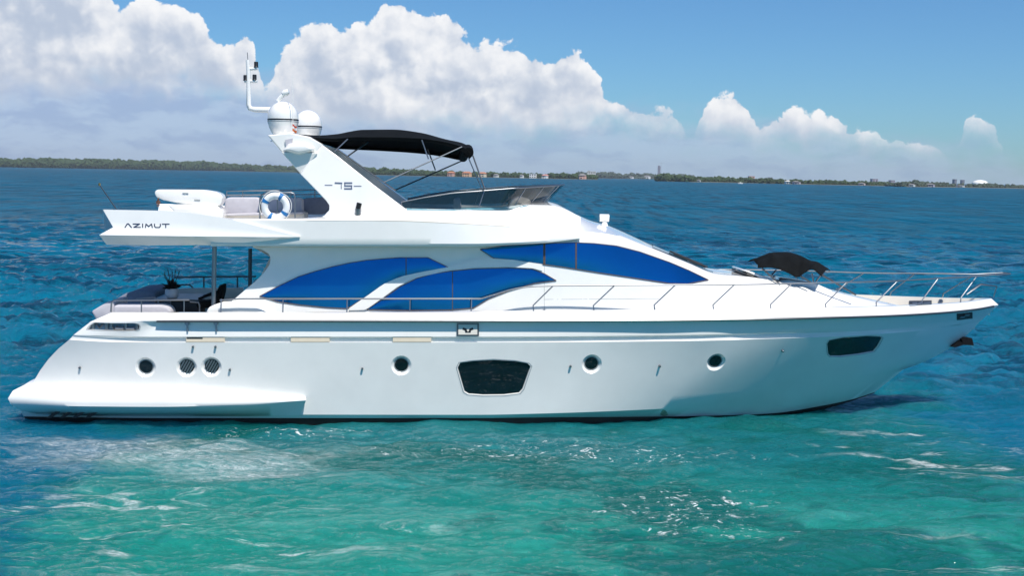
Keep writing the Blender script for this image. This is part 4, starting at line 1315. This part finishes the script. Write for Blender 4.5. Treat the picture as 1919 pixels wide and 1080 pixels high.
def water_material():
    m = bpy.data.materials.new('sea_water')
    m.use_nodes = True
    nt = m.node_tree
    g = NT(nt, '2D')
    b = nt.nodes['Principled BSDF']
    geo = N(nt, 'ShaderNodeNewGeometry')
    p = geo.outputs['Position']
    sp = N(nt, 'ShaderNodeSeparateXYZ')
    nt.links.new(p, sp.inputs[0])
    x, y, z = sp.outputs
    flat = g.vec(x, y, 0.0)
    n1 = g.noise(flat, 0.16, 5, 0.6, 0.6)
    n2 = g.noise(g.vmath('MULTIPLY', flat, (0.55, 1.6, 1)), 0.55, 6, 0.65, 0.8)
    n3 = g.noise(flat, 0.05, 4, 0.6)
    w = g.m('ADD', g.m('MULTIPLY', g.m('SUBTRACT', n1, 0.5), 7.0), g.m('MULTIPLY', g.m('SUBTRACT', n2, 0.5), 4.0))
    xx = g.m('ADD', x, w)
    # shallow sandy ground under the near water: turquoise
    near = g.sstep(g.m('ADD', y, g.m('MULTIPLY', w, 0.8)), 36.0, 28.0)
    left = g.sstep(g.m('ADD', xx, g.m('MULTIPLY', g.m('SUBTRACT', y, 17.0), 0.10)), -9.4, -6.0)
    right = g.sstep(g.m('SUBTRACT', xx, g.m('MULTIPLY', g.m('SUBTRACT', y, 17.0), 0.10)), 11.2, 8.2)
    trough_shade = g.m('ADD', g.m('MULTIPLY', g.noise(g.vmath('MULTIPLY', flat, (0.25, 1.0, 1)), 0.85, 6, 0.72, 0.5), 0.78), g.m('MULTIPLY', g.noise(g.vmath('MULTIPLY', flat, (0.20, 1.0, 1)), 0.10, 7, 0.75, 0.4), 0.22))  # stretched noise for the shade of wave troughs, used as colour
    shallow = g.m('MULTIPLY', near, g.m('MULTIPLY', left, right))
    far = g.sstep(y, 22, 190)
    azure = g.mix(far, (0.002, 0.120, 0.205), (0.0003, 0.100, 0.180))
    azure = g.mix(g.lin(n3, 0.35, 0.65), azure, g.mix(far, (0.001, 0.076, 0.125), (0.0003, 0.074, 0.135)))
    # noise drawn out along the wind paints far crest shading into the colour
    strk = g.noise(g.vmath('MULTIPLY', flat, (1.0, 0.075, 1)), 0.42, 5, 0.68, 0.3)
    trough_shade = g.m('ADD', g.m('MULTIPLY', trough_shade, g.sstep(y, 90, 260, 1.0, 0.35)), g.m('MULTIPLY', strk, g.sstep(y, 90, 260, 0.0, 0.65)))
    azure = g.mix(g.m('MULTIPLY', g.sstep(trough_shade, 0.53, 0.40), g.sstep(y, 26, 40)), azure, (0.0008, 0.034, 0.068))  # dark wave troughs painted into the water colour
    sand = g.sstep(g.m('ADD', y, g.m('MULTIPLY', w, 0.5)), 25.5, 18.0)
    teal = g.mix(sand, (0.005, 0.125, 0.142), (0.010, 0.212, 0.172))
    teal = g.mix(g.sstep(n2, 0.42, 0.70), teal, g.mix(sand, (0.016, 0.180, 0.195), (0.045, 0.290, 0.240)))
    teal = g.mix(g.m('MULTIPLY', g.sstep(g.m('ADD', n1, g.m('MULTIPLY', g.m('SUBTRACT', n2, 0.5), -0.5)), 0.50, 0.38), 0.85), teal, (0.002, 0.098, 0.092))
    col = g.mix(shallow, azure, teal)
    # thin foam: a patch off the stern quarter, streaks; also flecks painting sun glints alongside
    def blob(cx, cy, rx, ry):
        a = g.m('DIVIDE', g.m('SUBTRACT', x, cx), rx)
        c = g.m('DIVIDE', g.m('SUBTRACT', y, cy), ry)
        return g.m('SUBTRACT', 1.0, g.m('SQRT', g.m('ADD', g.m('MULTIPLY', a, a), g.m('MULTIPLY', c, c))))
    st = g.noise(g.vmath('MULTIPLY', flat, (0.55, 2.0, 1)), 1.5, 8, 0.72, 1.5)
    st2 = g.noise(g.vmath('MULTIPLY', flat, (0.35, 1.9, 1)), 0.85, 7, 0.66, 1.0)
    fl = g.noise(flat, 5.0, 5, 0.65, 0.8)
    q1 = ground(270, 850); q2 = ground(470, 870)
    pa = g.m('MAXIMUM', blob(q1.x, q1.y, 3.2, 1.9), blob(q2.x, q2.y, 2.6, 1.5))
    pm = g.m('MULTIPLY', g.sstep(g.m('ADD', pa, g.m('MULTIPLY', g.m('SUBTRACT', st2, 0.5), 2.0)), 0.0, 0.7), g.m('MULTIPLY', g.sstep(st, 0.34, 0.62, 0.18, 0.55), g.sstep(g.noise(g.vmath('MULTIPLY', flat, (0.8, 1.6, 1)), 6.0, 6, 0.75, 0.6), 0.34, 0.66, 0.15, 1.0)))
    q3 = ground(330, 985); q4 = ground(1800, 850); q5 = ground(1860, 1050)
    sa = g.m('MAXIMUM', blob(q3.x, q3.y, 5.2, 3.0), g.m('MAXIMUM', blob(q4.x, q4.y, 3.6, 3.2), blob(q5.x, q5.y, 2.6, 1.4)))
    sm = g.m('MULTIPLY', g.sstep(sa, 0.0, 0.5), g.m('MULTIPLY', g.sstep(st2, 0.575, 0.65, 0.0, 0.60), g.sstep(g.noise(g.vmath('MULTIPLY', flat, (0.6, 1.8, 1)), 5.0, 6, 0.75, 0.6), 0.36, 0.62, 0.1, 1.0)))
    q6 = ground(1080, 850); q7 = ground(1300, 960); q8 = ground(1100, 870); q9 = ground(540, 812)
    ka = g.m('MAXIMUM', g.m('MAXIMUM', blob(q6.x, q6.y, 4.4, 1.6), blob(q7.x, q7.y, 2.3, 2.0)), blob(q9.x, q9.y, 2.6, 0.9))
    rid = g.m('ABSOLUTE', g.m('SUBTRACT', g.noise(g.vmath('MULTIPLY', flat, (0.8, 1.1, 1)), 1.9, 5, 0.6, 1.2), 0.5))
    km = g.m('MULTIPLY', g.sstep(g.m('ADD', ka, g.m('MULTIPLY', g.m('SUBTRACT', st2, 0.5), 2.6)), 0.1, 0.7), g.m('MULTIPLY', g.sstep(rid, 0.035, 0.012), g.sstep(fl, 0.50, 0.62)))  # white flecks: sun glints painted in, plus splash by the hull
    wc = g.m('MULTIPLY', g.sstep(g.noise(g.vmath('MULTIPLY', flat, (0.6, 2.2, 1)), 0.9, 8, 0.7), 0.70, 0.78), 0.5)
    foam_glint = g.m('MAXIMUM', g.m('MAXIMUM', pm, sm), g.m('MAXIMUM', km, wc))
    col = g.mix(foam_glint, col, (0.72, 0.76, 0.76))
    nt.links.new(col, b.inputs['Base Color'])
    b.subsurface_method = 'BURLEY'
    b.inputs['Subsurface Weight'].default_value = 0.75
    b.inputs['Subsurface Radius'].default_value = (0.5, 0.9, 1.0)
    b.inputs['Subsurface Scale'].default_value = 1.6
    b.inputs['Specular IOR Level'].default_value = 0.0
    b.inputs['Roughness'].default_value = 1.0
    # wave slopes too small for the mesh: random tilts of the surface, stronger far out
    def tilt(scale, stretch, detail, amt):
        c = g.noise(g.vmath('MULTIPLY', flat, stretch), scale, detail, 0.62, 0.4, color=True)
        return g.vmath('MULTIPLY', g.vmath('SUBTRACT', c, (0.5, 0.5, 0.5)), (amt * 0.6, amt, 0.0))
    tl = g.vmath('ADD', tilt(0.9, (0.45, 1.0, 1), 4, 1.5), g.vmath('ADD', tilt(0.07, (0.30, 1.0, 1), 5, 1.3), tilt(0.5, (1.0, 0.07, 1), 4, 1.6)))
    ts = N(nt, 'ShaderNodeVectorMath', operation='SCALE')
    nt.links.new(tl, ts.inputs[0])
    nt.links.new(g.sstep(y, 32, 150, 0.10, 1.0), ts.inputs['Scale'])
    nn = N(nt, 'ShaderNodeVectorMath', operation='NORMALIZE')
    nt.links.new(g.vmath('ADD', geo.outputs['Normal'], ts.outputs[0]), nn.inputs[0])
    r1 = g.noise(g.vmath('MULTIPLY', flat, (0.75, 1.35, 1)), 4.2, 6, 0.68, 0.5)
    bn = N(nt, 'ShaderNodeBump')
    bn.inputs['Strength'].default_value = 1.0
    bn.inputs['Distance'].default_value = 1.0
    nt.links.new(g.m('MULTIPLY', r1, g.sstep(y, 40, 90, 0.10, 0.0)), bn.inputs['Height'])
    nt.links.new(nn.outputs[0], bn.inputs['Normal'])
    nt.links.new(bn.outputs[0], b.inputs['Normal'])
    gl = N(nt, 'ShaderNodeBsdfGlossy')
    gl.distribution = 'GGX'
    nt.links.new(bn.outputs[0], gl.inputs['Normal'])
    nt.links.new(g.m('ADD', g.lin(y, 20, 200, 0.045, 0.16), g.m('MULTIPLY', foam_glint, 0.5)), gl.inputs['Roughness'])
    fr = N(nt, 'ShaderNodeFresnel')
    fr.inputs['IOR'].default_value = 1.33
    nt.links.new(bn.outputs[0], fr.inputs['Normal'])
    fac = g.m('MINIMUM', fr.outputs[0], g.sstep(y, 25, 160, 0.75, 0.17))
    mx = N(nt, 'ShaderNodeMixShader')
    nt.links.new(fac, mx.inputs[0])
    nt.links.new(b.outputs[0], mx.inputs[1])
    nt.links.new(gl.outputs[0], mx.inputs[2])
    nt.links.new(mx.outputs[0], nt.nodes['Material Output'].inputs['Surface'])
    return m
WATER = water_material()

def build_sea():
    fields, L, n = sea_fields()
    # rows get wider apart with the distance
    ps = np.concatenate([np.linspace(1500, 780, 60)[:-1], np.arange(780, 300, -1.0), np.arange(300, 60, -0.75), np.arange(60, 12, -0.75), np.linspace(11, 2.2, 12)])
    Y = F * CH / ps
    nx = 1440
    u = np.linspace(-1, 1, nx)
    X = u[None, :] * (Y[:, None] * 0.92 + 12.0)
    YY = np.repeat(Y[:, None], nx, 1)
    dY = np.gradient(Y)
    dX = (Y * 0.92 + 12.0) * 2 / nx
    sp_ = np.maximum(dY, dX)[:, None]
    Z = np.zeros_like(X); DX = np.zeros_like(X); DY = np.zeros_like(X)
    amp = 0.085
    calm = 1.0
    for (z, dx, dy), wl, a, cw in zip(fields, (9.0, 3.0, 0.9), (0.7, 1.2, 1.25), (0.8, 0.8, 0.4)):
        wgt = np.clip((wl / sp_ - 2.0) / 2.5, 0, 1) * amp * a
        ca, sa = math.cos(0.35), math.sin(0.35)
        xs, ys = X * ca - YY * sa, X * sa + YY * ca
        xs, ys = X, YY
        Z += sample(z, L, n, xs, ys) * wgt
        DX += sample(dx, L, n, xs, ys) * wgt * cw
        DY += sample(dy, L, n, xs, ys) * wgt * cw
    lee = (0.38 + 0.95 * np.clip((YY - 29.0) / 11.0, 0, 1))
    Z *= lee; DX *= lee; DY *= lee
    V = np.stack([X + DX, YY + DY, Z], -1).reshape(-1, 3).astype(np.float32)
    nr = len(Y)
    idx = np.arange(nr * nx).reshape(nr, nx)
    q = np.stack([idx[:-1, :-1], idx[:-1, 1:], idx[1:, 1:], idx[1:, :-1]], -1).reshape(-1, 4)
    # a wide calm sheet beyond it
    W_ = 40000.0
    yl = float(Y[-1])
    ex = np.array([[-W_, -400, -0.5], [W_, -400, -0.5], [W_, W_, -0.5], [-W_, W_, -0.5]], np.float32)
    base = len(V)
    V = np.concatenate([V, ex])
    q = np.concatenate([q, [[base, base + 1, base + 2, base + 3]]])
    me = bpy.data.meshes.new('sea')
    me.vertices.add(len(V)); me.vertices.foreach_set('co', V.ravel())
    me.loops.add(q.size); me.loops.foreach_set('vertex_index', q.ravel().astype(np.int32))
    me.polygons.add(len(q))
    me.polygons.foreach_set('loop_start', np.arange(0, q.size, 4, dtype=np.int32))
    me.polygons.foreach_set('loop_total', np.full(len(q), 4, np.int32))
    me.update(calc_edges=True)
    me.shade_smooth()
    me.materials.append(WATER)
    o = bpy.data.objects.new('water', me)
    COL.objects.link(o)
    tag(o, None, None, kind='structure')
build_sea()

# ================================================================== THE FAR SHORE
def foliage(name, a, b):
    m = bpy.data.materials.new(name)
    m.use_nodes = True
    nt = m.node_tree
    g = NT(nt)
    bs = nt.nodes['Principled BSDF']
    geo = N(nt, 'ShaderNodeNewGeometry')
    nz = g.noise(geo.outputs['Position'], 0.11, 5, 0.7)
    nt.links.new(g.mix(g.lin(nz, 0.35, 0.65), (*a, 1), (*b, 1)), bs.inputs['Base Color'])
    bs.inputs['Roughness'].default_value = 0.9
    return m
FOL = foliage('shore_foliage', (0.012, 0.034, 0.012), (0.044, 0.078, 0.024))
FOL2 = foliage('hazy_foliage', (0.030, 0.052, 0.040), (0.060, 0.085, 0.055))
SANDM = mat('shore_sand', (0.13, 0.125, 0.09), 0.9, var=0.3, vscale=0.05)

ICO = None
def crown(mb, c, rx, rz, seed):
    """one tree crown: a lumpy ball of leaf clumps, flattened, on the ground"""
    global ICO
    if ICO is None:
        bm = bmesh.new(); bmesh.ops.create_icosphere(bm, subdivisions=2, radius=1)
        ICO = ([v.co.copy() for v in bm.verts], [tuple(v.index for v in f.verts) for f in bm.faces]); bm.free()
    r = random.Random(seed)
    ph = [r.uniform(0, 6.28) for _ in range(4)]
    vs = []
    for v in ICO[0]:
        d = 1 + 0.22 * math.sin(4 * v.x + ph[0]) * math.sin(5 * v.z + ph[1]) + 0.16 * math.sin(9 * v.y + ph[2] + 6 * v.z) + r.uniform(-0.14, 0.14)
        vs.append((c[0] + v.x * rx * d, c[1] + v.y * rx * d, c[2] + v.z * rz * d))
    mb.add(vs, ICO[1])

def wood(name, base, top, spacing, depth, m, gaps=(), seed=0):
    """a belt of trees: base = the shoreline, top = the height of the crowns over it, both traced"""
    r = random.Random(seed)
    mb = MB()
    b = np.array(base, float); t = np.array(top, float)
    px = b[0, 0]
    while px < b[-1, 0]:
        by = float(np.interp(px, b[:, 0], b[:, 1])); ty = float(np.interp(px, t[:, 0], t[:, 1]))
        g0 = ground(px, by)
        h = (by - ty) * g0.y / F
        for k in range(depth):
            fh = h * r.choice((0.62, 0.75, 0.85, 0.9, 0.95, 1.0, 1.12)) * r.uniform(0.93, 1.05) * (0.8 if k == 0 else 1.0)
            rad = max(1.6, fh * r.uniform(0.28, 0.46))
            p = (g0.x + r.uniform(-1, 1) * spacing, g0.y + 13 + k * rad * 2.0 + r.uniform(-2, 2))
            if any(a < px < c_ for a, c_ in gaps) and k < 2:
                fh *= 0.35
            crown(mb, (p[0], p[1], fh - rad * 0.8), rad * 1.25, rad, r.random())
            crown(mb, (p[0] + r.uniform(-2, 2), p[1] - 1, fh * 0.42), rad * 1.15, fh * 0.45, r.random())
        px += spacing * F / g0.y
    o = mb.build(name, m, None, 0, merge=False)
    tag(o, None, None, kind='stuff')
    return o
def shore(name, base, back=500.0):
    pts = [ground(*p) for p in base]
    r0 = [p + Vector((0, -3, -0.6)) for p in pts]
    r1 = [p + Vector((0, 1, 0.5)) for p in pts]
    r2 = [p + Vector((0, 40, 1.4)) for p in pts]
    r3 = [p + Vector((p.x * back / max(p.y, 1), back, 1.2)) for p in pts]
    o = MB().grid([r0, r1, r2, r3]).build(name, SANDM, None, 40)
    tag(o, None, None, kind='structure')
B1 = [(-900, 296.3), (-160, 310.5), (0, 313.2), (180, 316.3), (400, 320.0), (560, 323.2), (700, 326.5)]
T1 = [(-900, 283), (-500, 291), (-160, 297), (0, 298.5), (60, 299), (180, 300.5), (300, 303), (330, 304.5), (380, 305), (430, 309), (500, 310.5), (560, 314), (700, 315)]
B2 = [(560, 325.0), (713, 328.3), (867, 331.6), (1000, 334.3), (1120, 336.8)]
T2 = [(560, 315), (690, 318), (713, 315.5), (760, 319), (870, 321.5), (940, 324), (1000, 325.2), (1060, 325.5), (1080, 326), (1120, 327.5)]
B3 = [(1080, 333.2), (1160, 334.8), (1240, 336.0), (1300, 337.0)]
T3 = [(1080, 324), (1120, 323), (1140, 324), (1170, 327), (1205, 323.5), (1240, 327), (1300, 328)]
B4 = [(1234, 339.6), (1300, 341.3), (1400, 343.0), (1500, 345.5), (1680, 349.0)]
T4 = [(1234, 330.5), (1250, 326), (1262, 328.5), (1300, 331.5), (1340, 332), (1400, 334), (1500, 337.2), (1600, 339.8), (1680, 342)]
B5 = [(1640, 347.5), (1700, 350.2), (1800, 351.4), (1919, 353.6), (2080, 356.5), (2700, 368.0)]
T5 = [(1640, 342), (1680, 343.0), (1730, 339.5), (1760, 342.5), (1800, 344), (1860, 345), (1919, 347), (2080, 349), (2700, 362)]
for nm, bb in (('land', B1), ('land', B2), ('land', B3), ('land', B4), ('land', B5)):
    shore(nm, bb)
wood('mangrove_wood', B1, T1, 4.2, 4, FOL, gaps=((478, 560),), seed=1)
wood('shore_wood', B2, T2, 3.6, 3, FOL, gaps=((846, 858), (864, 886), (895, 912), (990, 1006), (1014, 1030), (1085, 1100)), seed=2)
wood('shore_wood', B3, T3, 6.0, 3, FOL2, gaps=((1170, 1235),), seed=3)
wood('shore_wood', B4, T4, 2.8, 3, FOL, gaps=((1288, 1294), (1306, 1312), (1380, 1392), (1474, 1482)), seed=4)
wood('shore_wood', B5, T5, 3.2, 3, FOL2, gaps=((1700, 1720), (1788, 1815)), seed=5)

PALE = mat('pale_stucco', (0.62, 0.60, 0.55), 0.8, var=0.06, vscale=0.3)
WSTUC = mat('white_stucco', (0.80, 0.79, 0.76), 0.8, var=0.05, vscale=0.3)
PINKS = mat('pink_stucco', (0.55, 0.33, 0.27), 0.8, var=0.08, vscale=0.3)
GREYC = mat('grey_concrete', (0.24, 0.25, 0.30), 0.8, var=0.1, vscale=0.2)
TERRA = mat('terracotta_tiles', (0.38, 0.16, 0.09), 0.85, var=0.15, vscale=1.0)
GREYR = mat('grey_roof', (0.20, 0.19, 0.19), 0.8, var=0.15, vscale=1.0)
WINM = mat('dark_window', (0.03, 0.04, 0.05), 0.2, var=0.1)

def building(label, px, by, wpx, hpx, wm, roof=None, depth=12.0, back=2.0, storeys=2, cat='house', name='house', group='houses along the far shore'):
    if back <= 2:
        bb = np.array(B2 if px < 1125 else B3 if px < 1234 else B4 if px < 1650 else B5)
        by = float(np.interp(px, bb[:, 0], bb[:, 1]))
        depth = 9.0
    g0 = ground(px, by)
    g0.y += back; g0.x *= (g0.y / (g0.y - back))
    k = g0.y / F
    w, h = wpx * k, hpx * k
    root = empty(name, (g0.x, g0.y, 0.5))
    root.rotation_euler = (0, 0, random.uniform(-0.25, 0.25))
    hw = h * (0.68 if roof else 1.0)
    mb = MB().box((-w / 2, 0, 0), (w / 2, depth, hw))
    if not roof:
        mb.box((-w / 2 - 0.2, -0.2, hw), (w / 2 + 0.2, depth + 0.2, hw + h * 0.05))
    else:
        mb.box((w * 0.18, -2.0, 0), (w * 0.5, -0.004, hw * 0.8))
    mb.build('wall', wm, root, 0)
    if roof:
        e = 0.06 * w
        v = [(-w / 2 - e, -1.2, hw), (w / 2 + e, -1.2, hw), (w / 2 + e, depth + 1, hw), (-w / 2 - e, depth + 1, hw), (-w * 0.25, depth / 2, h), (w * 0.25, depth / 2, h)]
        rm = MB().add(v, [(0, 1, 5, 4), (1, 2, 5), (2, 3, 4, 5), (3, 0, 4), (0, 3, 2, 1)])
        rm.build('roof', roof, root, 0)
    n = max(2, int(w / 4.5))
    for s in range(storeys):
        for i in range(n):
            cx = -w / 2 + w * (i + 0.5) / n
            if roof and cx > w * 0.15:
                continue
            z0 = hw * (s + 0.3) / storeys; z1 = hw * (s + 0.78) / storeys
            MB().box((cx - w / n * 0.28, -0.10, z0), (cx + w / n * 0.28, 0.1, z1)).build('window', WINM, root, 0)
    tag(root, label, cat, group)
    return root
random.seed(3)
H_ = building
H_('pink house with a terracotta roof, first behind the long canopy strut on the far shore', 845, 331.2, 14, 9.5, PINKS, TERRA)
H_('wide orange house with a long tiled roof left of the front canopy pole', 875, 331.8, 18, 10, mat('orange_stucco', (0.62, 0.38, 0.22), 0.8, var=0.08), TERRA)
H_('cream house with a brown roof right behind the front canopy pole', 904, 332.4, 15, 9.5, mat('cream_stucco', (0.66, 0.56, 0.42), 0.8, var=0.08), TERRA)
H_('small grey cottage among dark trees right of the front canopy pole', 930, 332.8, 10, 6.5, PALE, GREYR)
H_('small white hut with a grey roof just left of the bright white villa', 978, 333.6, 7, 6.5, WSTUC, GREYR)
H_('bright white flat-roofed villa among trees on the far shore', 998, 333.6, 13, 7.5, WSTUC, None)
H_('pink-roofed white house at the tip of the upper windscreen', 1021, 334.6, 12, 7.5, WSTUC, mat('pink_roof', (0.48, 0.22, 0.18), 0.8, var=0.1))
H_('brown gabled house at the point where the near shore ends', 1092, 336.0, 13, 10, PINKS, GREYR)
H_('long pale flat-roofed block rising over the trees near the shore end', 1108, 335.0, 16, 13, PALE, None, storeys=3, cat='apartment block', name='apartment_block', group='blocks over the far trees', back=60)
H_('grey-green flat block over the trees, halfway between shore end and tall tower', 1146, 333.4, 9, 11, GREYC, None, storeys=4, cat='apartment block', name='apartment_block', group='blocks over the far trees', back=200)
H_('low white boathouse by the water, second left of the tall tower', 1183, 334.4, 9, 4.5, WSTUC, GREYR, back=1)
H_('pale house with a blue-grey roof, first left of the tall tower', 1212, 334.8, 14, 6.5, WSTUC, GREYR, back=1)
H_('yellow cottage at the water on the wooded point right of the tower', 1291, 341.2, 6, 6.0, mat('yellow_stucco', (0.60, 0.52, 0.16), 0.8, var=0.08), GREYR, back=1)
H_('cream boat shed at the water, right of the yellow cottage', 1310, 341.6, 6, 4.5, PALE, GREYR, back=1)
H_('pink twin-topped block rising over the trees of the wooded point', 1409, 342.0, 10.5, 10.5, PINKS, None, storeys=4, cat='apartment block', name='apartment_block', group='blocks over the far trees', back=150)
H_('grey-blue block over the trees right of the pink block', 1443, 342.6, 9, 9.0, GREYC, None, storeys=4, cat='apartment block', name='apartment_block', group='blocks over the far trees', back=150)
H_('white house with a steep pale roof right of the grey-blue block', 1478, 345.0, 10, 6.0, WSTUC, PALE, back=1)
H_('violet-grey house at the water right of the steep white house', 1494, 345.6, 12, 5.5, mat('violet_stucco', (0.40, 0.36, 0.42), 0.8, var=0.08), GREYR, back=1)
H_('pale pink house at the water over the bow hood', 1616, 347.6, 10, 5.0, mat('pale_pink_stucco', (0.62, 0.48, 0.44), 0.8, var=0.08), GREYR, back=1)
H_('violet-grey flat block over the trees, left of the right-hand pair', 1640, 346.5, 11, 10.0, mat('mauve_concrete', (0.36, 0.32, 0.38), 0.8, var=0.08), None, storeys=4, cat='apartment block', name='apartment_block', group='blocks over the far trees', back=120)
H_('small mauve flat block over trees, right of the wider violet-grey one', 1673, 347.5, 8, 8.5, mat('mauve_concrete', (0.36, 0.32, 0.38), 0.8), None, storeys=3, cat='apartment block', name='apartment_block', group='blocks over the far trees', back=120)
H_('white low house with a mauve roof near the far right shore', 1709, 350.4, 11, 5.0, WSTUC, GREYR, back=1)
H_('pale violet house among trees left of the two thin towers', 1745, 350.6, 12, 6.0, mat('violet_stucco', (0.4, 0.36, 0.42), 0.8), GREYR, back=1)
H_('taller of two thin blue-grey towers left of the white dome', 1790.5, 350.0, 4.2, 12.0, GREYC, None, storeys=5, cat='tower', name='tower_block', group='thin towers by the dome', back=400)
H_('shorter of two thin blue-grey towers left of the white dome', 1804.5, 350.2, 5.2, 11.0, GREYC, None, storeys=4, cat='tower', name='tower_block', group='thin towers by the dome', back=400)
H_('low white house at the water below the two thin towers', 1800, 351.6, 14, 3.6, WSTUC, GREYR, back=1)

# the tall tower with its crane
g0 = ground(1235, 334.6); g0.y += 300; g0.x *= g0.y / (g0.y - 300)
k = g0.y / F
root = empty('skyscraper', (g0.x, g0.y, 0.5))
w, h = 4.8 * k, 23 * k
MB().box((-w / 2, 0, 0), (w / 2, w, h)).box((-w / 2 + w * 0.15, w * 0.1, h), (w / 2 - w * 0.2, w * 0.8, h * 1.05)).build('wall', mat('mauve_facade', (0.26, 0.24, 0.29), 0.6, var=0.1, vscale=0.2), root, 0)
for s in range(10):
    MB().box((-w * 0.44, -0.15, h * (s + 0.3) / 10), (w * 0.44, 0.1, h * (s + 0.65) / 10)).build('window', WINM, root, 0)
MB().tube([(w * 0.75, 0, 0), (w * 0.75, 0, h * 1.28)], 0.7, n=5).tube([(-w * 0.3, 0, h * 1.24), (w * 1.9, 0, h * 1.27)], 0.55, n=5).build('tower_crane', GREYC, root, 0)
tag(root, 'single tall mauve skyscraper standing behind the start of the wooded point', 'skyscraper')
# white dome
g0 = ground(1842, 350.6); g0.y += 500; g0.x *= g0.y / (g0.y - 500)
k = g0.y / F
root = empty('white_dome', (g0.x, g0.y, 0.5))
R = 14.5 * k
hb_ = 4.6 * k
MB().lathe([(R, 0.0), (R, hb_)] + [(R * math.cos(t), hb_ + 7.2 * k * math.sin(t)) for t in np.linspace(0.05, math.pi / 2, 10)], (0, R, 0), n=40).build('roof', mat('white_membrane', (0.82, 0.82, 0.78), 0.6, var=0.03), root, 50)
tag(root, 'broad white domed hall rising over the trees at the far right', 'dome')
# small white boat lying at the shore
g0 = ground(1386, 344.2)
k = g0.y / F
root = empty('motor_boat', (g0.x, g0.y - 6, 0))
L = 9 * k
st_ = [(-0.5, 0.9), (-0.2, 1.0), (0.2, 0.85), (0.4, 0.5), (0.52, 0.02)]
up_ = [Vector((a * L, -b_ * 0.9, 1.0 + 0.35 * max(0, a))) for a, b_ in st_]
dn_ = [Vector((a * L * 0.94, -b_ * 0.7, -0.2)) for a, b_ in st_]
MB().grid([mir(dn_), mir(up_), [Vector((p.x, 0, p.z)) for p in up_], up_, dn_]).add([up_[0], dn_[0], mir(dn_)[0], mir(up_)[0]], [(0, 1, 2, 3)]).build('hull', WSTUC, root, 30)
MB().box((-0.15 * L, -0.6, 0.9), (0.15 * L, 0.6, 2.0)).build('cabin', WSTUC, root, 0, bevel=0.15)
tag(root, 'tiny white motor boat lying at the wooded shore', 'boat')

# ================================================================== HAZE
def build_haze():
    m = bpy.data.materials.new('pale_air')
    m.use_nodes = True
    nt = m.node_tree
    nt.nodes.clear()
    out = N(nt, 'ShaderNodeOutputMaterial')
    v = N(nt, 'ShaderNodeVolumePrincipled')
    v.inputs['Color'].default_value = (0.86, 0.91, 0.97, 1)
    v.inputs['Density'].default_value = HAZE
    v.inputs['Anisotropy'].default_value = 0.2
    nt.links.new(v.outputs[0], out.inputs['Volume'])
    o = MB().box((-6000, -200, -1.6), (6000, 7000, 90)).build('haze', m, None, 0)
    tag(o, None, None, kind='stuff')
HAZE = 0.00006
if HAZE:
    build_haze()
